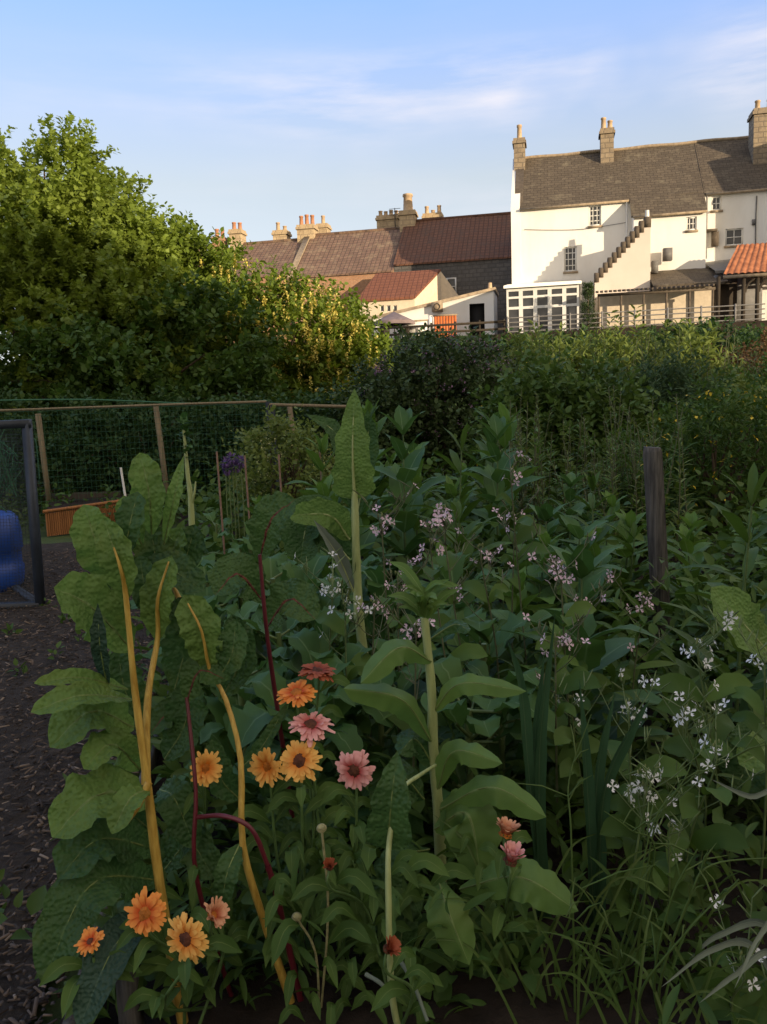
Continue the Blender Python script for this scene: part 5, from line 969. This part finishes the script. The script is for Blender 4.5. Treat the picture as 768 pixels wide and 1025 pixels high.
def radish(label, px, py, Y, n, pet, seed, base=None, rad_=.035, kind='radish'):
    r = rnd(seed); c = A(px, py, Y); b = np.array(base if base is not None else (c[0]+r.normal(0, .06)+.04, Y+.08, 0), float)
    t = plant('flowering_radish', label, 'flowers', b, 'radishes gone to flower'); st = MB(); P = poly([b, b*.5+c*.5+r.normal(0, .03, 3)*(1, 1, 0), c-(0, 0, .05), c+(0, 0, .012)], 16); st.tube(P, np.linspace(.0045, .0016, len(P)), 5)
    pods = st; cal = MB(); fls = []
    for i in range(n):
        a = i*2.4+r.uniform(0, .6); h = r.uniform(-.045, .02); q = c+np.array((math.cos(a)*rad_*r.uniform(.35, 1.1), math.sin(a)*rad_*r.uniform(.35, 1.1), h)); st.tube([c+(0, 0, h-.022), (c+q)/2+(0, 0, h*.3-.006), q-(0, 0, .004)], .0009, 4); nn = norm((q-c)*(1, 1, .3)+np.array((0, -.02, .012))+r.normal(0, .012, 3)); ax = norm(np.cross(nn, r.normal(size=3))); bx = np.cross(nn, ax)
        ang = np.arange(4)*math.pi/2+r.normal(0, .15, 4); d = np.cos(ang)[:, None]*ax+np.sin(ang)[:, None]*bx+nn*.22; fl = MB(); fl.scatter(PET, np.tile(q, (4, 1)), frames(d, np.tile(nn, (4, 1))), np.full(4, r.uniform(.015, .021))); fls.append(fl); cal.tube([q-nn*.010, q-nn*.004, q+nn*.002], [.0008, .0022, .0017], 5)
    for i in range(5): e = c+(r.normal(0, .008), r.normal(0, .008), .012+.012*r.random()); cal.tube([e-(0, 0, .006), e, e+(0, 0, .005)], [.001, .0026, .0008], 5)
    for i in range(6):
        s = P[int(len(P)*r.uniform(.45, .85))]; a = r.uniform(0, 6.28); L = r.uniform(.08, .2); e = s+np.array((math.cos(a)*L*.7, math.sin(a)*L*.7, L*.7)); st.tube(poly([s, (s+e)/2+(0, 0, -.01), e], 7), np.linspace(.0018, .001, len(poly([s, s, e], 7))), 4)
        for k_ in range(3):
            f0 = s+(e-s)*r.uniform(.4, 1); f1 = f0+np.array((r.normal(0, .02), r.normal(0, .02), .03)); pods.tube([f0, (f0+f1)/2, f1], [.0012, .0024, .0007], 5)
        if r.random() < .5:
            nn = norm(r.normal(size=3)+np.array((0, -1, .6))); ax = norm(np.cross(nn, r.normal(size=3))); bx = np.cross(nn, ax); ang = np.arange(4)*math.pi/2; d = np.cos(ang)[:, None]*ax+np.sin(ang)[:, None]*bx+nn*.25; fl = MB(); fl.scatter(PET, np.tile(e, (4, 1)), frames(d, np.tile(nn, (4, 1))), np.full(4, .016)); fls.append(fl)
    lf = MB()
    for i in range(9):
        s = P[int(len(P)*r.uniform(.05, .6))]; a = r.uniform(0, 6.28); L = r.uniform(.07, .16); e = s+np.array((math.cos(a)*L, math.sin(a)*L, L*.3)); big_leaf(lf, [s, (s+e)/2+(0, 0, .03), e], L*.4, 'chard', None, .2, .12, 5, 9, 0, i)
    st.build('stem', M['thin_stem_p' if pet == 'pet_pink' else 'thin_stem'], t); [f.build('flower', M[pet], t) for f in fls]; cal.build('buds', M['calyx'], t); lf.build('leaves', M['weed'], t); return t
for i, (px, py, Y, n, pet, lab) in enumerate([
    (382, 520, 2.9, 10, 'pet_pink', 'pink flowered radish just right of the tall pale chard leaf'), (443, 512, 2.9, 14, 'pet_pink', 'pink flowered radish with the fullest head, above the green chard'), (432, 547, 2.7, 9, 'pet_pink', 'pink flowered radish close above the green chard tip'),
    (515, 518, 3.3, 7, 'pet_pink', 'pale pink flowered radish halfway between the green chard and the post'), (512, 475, 3.2, 5, 'pet_pink', 'tall thin radish of the highest flower tip, with few pink petals'), (482, 551, 2.8, 5, 'pet_pink', 'radish with one small pink head right of the green chard'),
    (562, 569, 2.5, 10, 'pet_pink', 'pink flowered radish with a wide head left of the wooden post'), (580, 606, 2.7, 7, 'pet_pink', 'radish with a small pink head just below the wide one'), (643, 598, 2.9, 8, 'pet_pink', 'pink flowered radish close to the foot of the wooden post'),
    (556, 641, 2.4, 9, 'pet_pink', 'low pink and white radish head among the pointed leaves'), (374, 607, 2.6, 9, 'pet_pink', 'low pink radish head at the foot of the tall pale chard'), (416, 630, 2.4, 8, 'pet_pink', 'faded pink radish head touching the green chard stalk'),
    (332, 585, 2.6, 14, 'pet_white', 'white flowered radish left of the tall pale chard stalk'), (345, 605, 2.55, 9, 'pet_white', 'smaller white radish head below the other on the left'), (700, 648, 2.2, 12, 'pet_white', 'white flowered radish with a round head at the right'),
    (630, 711, 2.1, 9, 'pet_white', 'white flowered radish drooping left of the round white head'), (688, 714, 2.15, 10, 'pet_white', 'white flowered radish right below the round white head'), (647, 775, 2.0, 12, 'pet_white', 'white flowered radish in the dark gap, in a loose spike'), (645, 790, 2.02, 6, 'pet_white', 'low white radish flowers at the bottom of the loose spike'),
    (716, 751, 2.0, 10, 'pet_white', 'white flowered radish beside the big dark leaf at the right edge'), (745, 962, 1.65, 5, 'pet_white', 'lowest white radish flowers near the silver leaves'), (573, 703, 2.4, 5, 'pet_white', 'tiny white radish head among the upright leek leaves'), (766, 662, 2.1, 5, 'pet_white', 'white radish head cut by the right edge'), (398, 578, 2.8, 6, 'pet_pink', 'sparse pink radish head between the two pale chards'), (670, 832, 1.95, 5, 'pet_white', 'faint white radish flowers deep in the dark gap')]):
    radish(lab, px, py, Y, max(4, int(n*(.75 if pet == 'pet_pink' else .55))), pet, 200+i, None, .042)

# ------------------------------------------------------------------ leeks, silver leaves, wiry grass
def straps(name, label, cat, base, lvs, mat, wd, kind='strap', group=None, fold=.5, seed=0, ys=1.):
    p = plant(name, label, cat, base, group); m = MB()
    for i, pts in enumerate(lvs): big_leaf(m, [np.array(base)+(.01*i, 0, 0)]+[A(q[0], q[1], q[2]*ys) for q in pts], wd, kind, (0.3, -1, .2), fold, 0, 5, 22, 0, seed+i)
    m.build('leaves', M[mat], p); return p
straps('leek', 'leek with tall upright leaves right of the green chard', 'leek', (.40, 2.14, 0), [[(535, 760, 2.44), (545, 650, 2.42)], [(540, 760, 2.42), (556, 610, 2.4)], [(530, 780, 2.42), (522, 690, 2.4), (508, 640, 2.35)]], 'leek', .032, ys=.875)
straps('leek', 'leek with tall upright leaves below the low pink and white radish', 'leek', (.535, 2.1, 0), [[(598, 780, 2.38), (616, 690, 2.36)], [(588, 790, 2.36), (580, 680, 2.35)], [(604, 800, 2.36), (632, 730, 2.3), (650, 700, 2.28)]], 'leek', .032, ys=.875)
straps('lambs_ear', 'plant with long silvery leaves arching in from the right edge', 'plant', (.93, 1.75, 0), [[(756, 950, 1.68), (712, 950, 1.6), (662, 988, 1.55)], [(770, 930, 1.7), (720, 935, 1.64), (690, 960, 1.6)], [(775, 955, 1.62), (735, 975, 1.56), (700, 1004, 1.52)], [(790, 915, 1.7), (760, 935, 1.6), (735, 990, 1.52)]], 'silver', .024, 'lance', None, .4)
straps('lambs_ear', 'single grey silvery leaf leaning in below the big edge leaf', 'plant', (1.02, 2.0, 0), [[(790, 800, 1.95), (750, 797, 1.9), (712, 780, 1.86)]], 'silver', .022, 'lance', None, .4)
def wiry(label, base, lines, seed, rr=.0032):
    p = plant('wiry_grass', label, 'grass', base, 'wiry grass stems at the lower right'); m = MB(); r = rnd(seed)
    for pts in lines:
        P = poly([np.array(base)]+[A(*q) for q in pts], 24); m.tube(P, np.linspace(rr, rr*.35, len(P)), 5)
        for i in range(5): s = P[int(len(P)*r.uniform(.3, .95))]; e = s+np.array((r.normal(0, .05), r.normal(0, .03), r.uniform(.02, .07))); m.tube([s, (s+e)/2+(0, 0, .01), e], [.0018, .0022, .0008], 4)
    m.build('stem', M['grass'], p); return p
wiry('pale wiry stems bending right at the foot of the bed', (.62, 1.72, 0), [[(660, 990, 1.62), (690, 900, 1.58), (712, 866, 1.58), (780, 858, 1.6)], [(655, 985, 1.62), (672, 900, 1.6), (698, 850, 1.6)], [(640, 1000, 1.6), (690, 930, 1.55), (740, 880, 1.55)]], 1, .0042)
wiry('pale wiry stems climbing through the dark gap', (.5, 1.85, 0), [[(640, 930, 1.8), (655, 830, 1.8), (690, 770, 1.8), (705, 700, 1.85)], [(655, 860, 1.8), (630, 830, 1.78), (605, 812, 1.78)], [(636, 900, 1.78), (668, 800, 1.8), (770, 740, 1.85)]], 2)
wiry('thin drooping stems left of the dark gap', (.42, 1.8, 0), [[(620, 960, 1.7), (590, 900, 1.68), (570, 880, 1.68)], [(600, 980, 1.7), (585, 930, 1.66), (560, 915, 1.64)], [(572, 840, 1.85), (570, 780, 1.9), (592, 715, 1.95)]], 3)
r = rnd(91); gr = plant('grass_tuft', 'tuft of arching green grass blades at the bottom right corner', 'grass', (.6, 1.7, 0)); m = MB()
for i in range(80):
    b = np.array((r.uniform(.28, 1.0), r.uniform(1.55, 2.0), 0)); a = r.uniform(0, 6.28); L = r.uniform(.22, .55); e = b+np.array((math.cos(a)*L*.55, math.sin(a)*L*.4, L*r.uniform(.5, .9))); big_leaf(m, [b, b*.5+e*.5+(0, 0, L*.25), e], .0065, 'strap', (0, -1, .3), .4, 0, 3, 12, 0, i)
m.build('blades', M['grass'], gr)

# ------------------------------------------------------------------ leafy plants that fill the bed
def artichoke(h, seed, nd=7, L0=.40):
    r = rnd(seed); t = thing('artichoke_plant', None, 'plant', (0, 0, 0), 0, 'pointed leaved plants filling the bed'); m = MB(); lf = MB(); lean = r.normal(0, .05, 2); P = np.array([(lean[0]*s*s, lean[1]*s*s, h*s) for s in np.linspace(0, 1, 8)]); m.tube(P, np.linspace(.011, .005, 8), 6)
    for i in range(nd):
        s = .22+.78*i/(nd-1); c = np.array((lean[0]*s*s, lean[1]*s*s, h*s)); L = L0*(1.1-.55*max(0, s-.45)/.55)*r.uniform(.85, 1.15)
        for k in range(3 if i < nd-1 else 4):
            a = i*1.2+k*2.094+r.normal(0, .25); el = r.uniform(.15, .8)+.5*max(0, s-.7)/.3; d = np.array((math.cos(a)*math.cos(el), math.sin(a)*math.cos(el), math.sin(el))); e = c+d*L-(0, 0, L*r.uniform(.05, .3)*max(.15, 1-el)); big_leaf(lf, [c, c+d*L*.55+(0, 0, L*.07), e], L*(.28 if seed % 4 == 3 else .5), 'lance' if seed % 4 == 3 else 'point', (0.01, 0.02, 1), .18, .04, 5, 9, 0, i*5+k, r.normal(0, .25))
    m.build('stem', M['art_stem'], t); lf.build('leaves', M[['art', 'art', 'kale', 'weed'][seed % 4]], t); return t
protos = [artichoke(1.0+.12*i, 300+i) for i in range(4)]
r = rnd(17); spots = []
for px, py, Y, n, sx in [(400, 480, 5.2, 5, .35), (450, 460, 6.0, 6, .5), (500, 470, 5.4, 6, .5), (470, 520, 4.3, 4, .3), (560, 535, 4.6, 6, .5), (610, 545, 4.2, 6, .45), (560, 600, 3.4, 4, .3), (620, 610, 3.3, 4, .3), (690, 560, 4.0, 6, .4), (740, 540, 4.6, 6, .5), (720, 590, 3.4, 4, .3), (690, 510, 6.2, 7, .8), (600, 500, 6.4, 6, .8), (760, 490, 6.8, 5, .7), (520, 640, 2.9, 2, .2), (660, 650, 2.75, 3, .2), (330, 440, 7.4, 4, .6), (380, 450, 7.0, 4, .5), (450, 440, 8.0, 6, .9), (540, 470, 8.0, 6, .9), (300, 500, 5.6, 3, .3)]:
    for q in range(max(2, int(n*.68))):
        c = at(px, py, Y); x = c[0]+r.normal(0, sx); y = Y+r.normal(0, sx*.7); 
        if y < 4.6 and abs(x-.337*y) < .22: continue
        spots.append((x, y, max(.45, c[2]+r.normal(.02, .17))))
used = set()
for i, (x, y, z) in enumerate(spots):
    j = i % 4; o = protos[j] if j not in used else copy_tree(protos[j]); used.add(j); o.location = (x, y, 0); o.rotation_euler = (0, 0, r.uniform(0, 6.28)); s = z/(1.0+.12*j+.08); o.scale = (s*.5+.5,)*2+(s,)
    o['label'] = ('big pointed leaved green plant in the nearer part of the bed' if y < 4.9 else 'big pointed leaved green plant in the farther part of the bed')
    o['group'] = 'pointed leaved plants, nearer part' if y < 4.9 else 'pointed leaved plants, farther part'
def brassica(seed, h=.5):
    r = rnd(seed); t = thing('brassica_plant', None, 'plant', (0, 0, 0), 0, 'round leaved brassicas at the left of the bed'); lf = MB(); m = MB(); m.tube([(0, 0, 0), (.01, 0, h*.5), (0, .01, h)], .012, 6)
    for i in range(15):
        s = r.uniform(.15, 1); c = np.array((0, 0, h*s)); a = i*2.4+r.normal(0, .2); L = r.uniform(.16, .3)*(1.2-.5*s); el = r.uniform(.05, .9); d = np.array((math.cos(a)*math.cos(el), math.sin(a)*math.cos(el), math.sin(el))); m.tube([c, c+d*L*.5], [.006, .004], 5); big_leaf(lf, [c+d*L*.4, c+d*L*.85+(0, 0, .02), c+d*L*1.3-(0, 0, L*.2)], L*.62, 'chard', (0, 0, 1), .2, .14, 7, 11, 0, i)
    m.build('stem', M['thin_stem'], t); lf.build('leaves', M['kale'], t); return t
bp = [brassica(400+i, .42+.1*i) for i in range(3)]; used = set()
for i, (px, py, Y) in enumerate([(205, 545, 4.4), (240, 560, 3.8), (225, 600, 3.2), (270, 545, 4.2), (300, 560, 3.6), (180, 530, 5.4), (250, 520, 5.6), (285, 515, 6.2), (215, 510, 6.6), (310, 600, 3.0), (330, 640, 2.6), (240, 640, 2.7), (200, 570, 3.6), (345, 560, 4.0), (275, 600, 3.0), (300, 660, 2.4), (390, 560, 3.6), (380, 640, 2.6), (480, 600, 3.0), (455, 560, 3.6), (500, 650, 2.6), (470, 660, 2.45), (320, 500, 6.8), (170, 560, 4.4)]):
    c = at(px, py, Y); j = i % 3; o = bp[j] if j not in used else copy_tree(bp[j]); used.add(j); o.location = (c[0], Y, 0); o.rotation_euler = (0, 0, i*1.3); s = max(.5, c[2])/(.42+.1*j+.12); o.scale = (min(1.15, s*.5+.4),)*2+(s,)
    o['label'] = 'round leaved brassica in the left half of the bed' if px < 360 else 'round leaved brassica in the right half of the bed'; o['group'] = 'brassicas, left half' if px < 360 else 'brassicas, right half'
# bolted pale stem with a leafy tip, and the purple heads
bs_ = plant('bolted_brassica', 'single bolted pale stem with a leafy tip behind the yellow chard', 'plant', (at(194, 560, 4.6)[0], 4.6, 0)); stalk(bs_, [(at(194, 560, 4.6)[0]+.02, 4.6, 0), A(194, 555, 4.6), A(191, 500, 4.6), A(188, 475, 4.6), A(184, 430, 4.6)], .024, .008, 'stalk_pale'); stalk(bs_, [A(192, 505, 4.6), A(195, 492, 4.58), A(196, 482, 4.58)], .009, .004, 'stalk_pale', 'side_shoot', 8)
r = rnd(8); m = MB(); c0, c1 = A(184, 418, 4.6), A(187, 462, 4.6); n = 40; s = r.random(n)[:, None]; m.scatter(HEX, c0+(c1-c0)*s, frames(r.normal(size=(n, 3))+(0, 0, .6)), r.uniform(.03, .07, n)); m.build('tip_leaves', M['kale'], bs_)
pl = plant('purple_flower_clump', 'clump of purple flower heads between the left canes', 'flowers', (at(232, 465, 7.4)[0], 7.4, 0)); m = MB(); s2 = MB()
for px, py in ((226, 463), (236, 467), (232, 459), (241, 462), (229, 470)):
    c = A(px, py, 7.4); d = unit(r, 60); m.scatter(NAR, c+d*.022, frames(d), np.full(60, .045)); s2.tube(poly([c, (c[0], 7.4, .4), (pl.location[0]+r.normal(0, .05), 7.4, 0)], 6), .006, 5)
m.build('flower_heads', M['purple'], pl); s2.build('stem', M['thin_stem'], pl)
# low undergrowth over the whole bed: nobody could count it
r = rnd(55); m = MB()
def under(n, y0, y1, zmax, T, ls, pw=1.0, xmin=None, xmax=None, mat=0):
    y = y0+(y1-y0)*r.random(n)**pw; xl = np.interp(y, [.5, 4, 12], [-.58, -1.08, -2.9])if xmin is None else xmin; xr_ = np.minimum(7.2, .62*y+1.3) if xmax is None else xmax; x = xl+(xr_-xl)*r.random(n)
    z = .06+zmax*r.random(n)**1.1; kp = (y > 2.7) | (x < .32) | (r.random(n) < .6); x, y, z = x[kp], y[kp], z[kp]; n = len(x); shoots(m, r, np.stack([x, y, z*.2], 1), np.stack([r.normal(0, .35, n), r.normal(0, .35, n), np.ones(n)], 1), z, 9, T, ls, mat, .1, 1.0, .2)
LT = leaf_T(3, 6, 'ovate', .55, .2, .18); LL = leaf_T(3, 6, 'lance', .3, .2, .25)
under(200, 1.75, 2.7, .3, LT, .07); under(250, 1.7, 2.8, .4, LL, .09); under(500, 2.4, 4.5, .45, LT, .09); under(450, 2.4, 4.5, .6, LL, .12); under(900, 4, 9, .55, LT, .11); under(700, 8, 14, .7, LT, .13); under(260, 10.5, 14, .45, LT, .1, 1, -7.5, -2); under(40, 1.2, 7, .10, LT, .05, 1, -2.9, -.8)
tag(m.build('undergrowth', M['weed']), 'low mixed green weeds and seedlings covering the soil of the bed', 'undergrowth', kind='stuff')
r = rnd(56); m = MB(); n = 2600; x = r.uniform(-9, 14, n); y = r.uniform(14, 31, n); z = hgt(x, y); shoots(m, r, np.stack([x, y, z], 1), np.stack([r.normal(0, .3, n), r.normal(0, .3, n), np.ones(n)], 1), r.uniform(.3, .8, n), 9, NAR, .16); tag(m.build('rough_slope_growth', M['hedge']), 'rough green growth over the slope below the houses', 'undergrowth', kind='stuff')
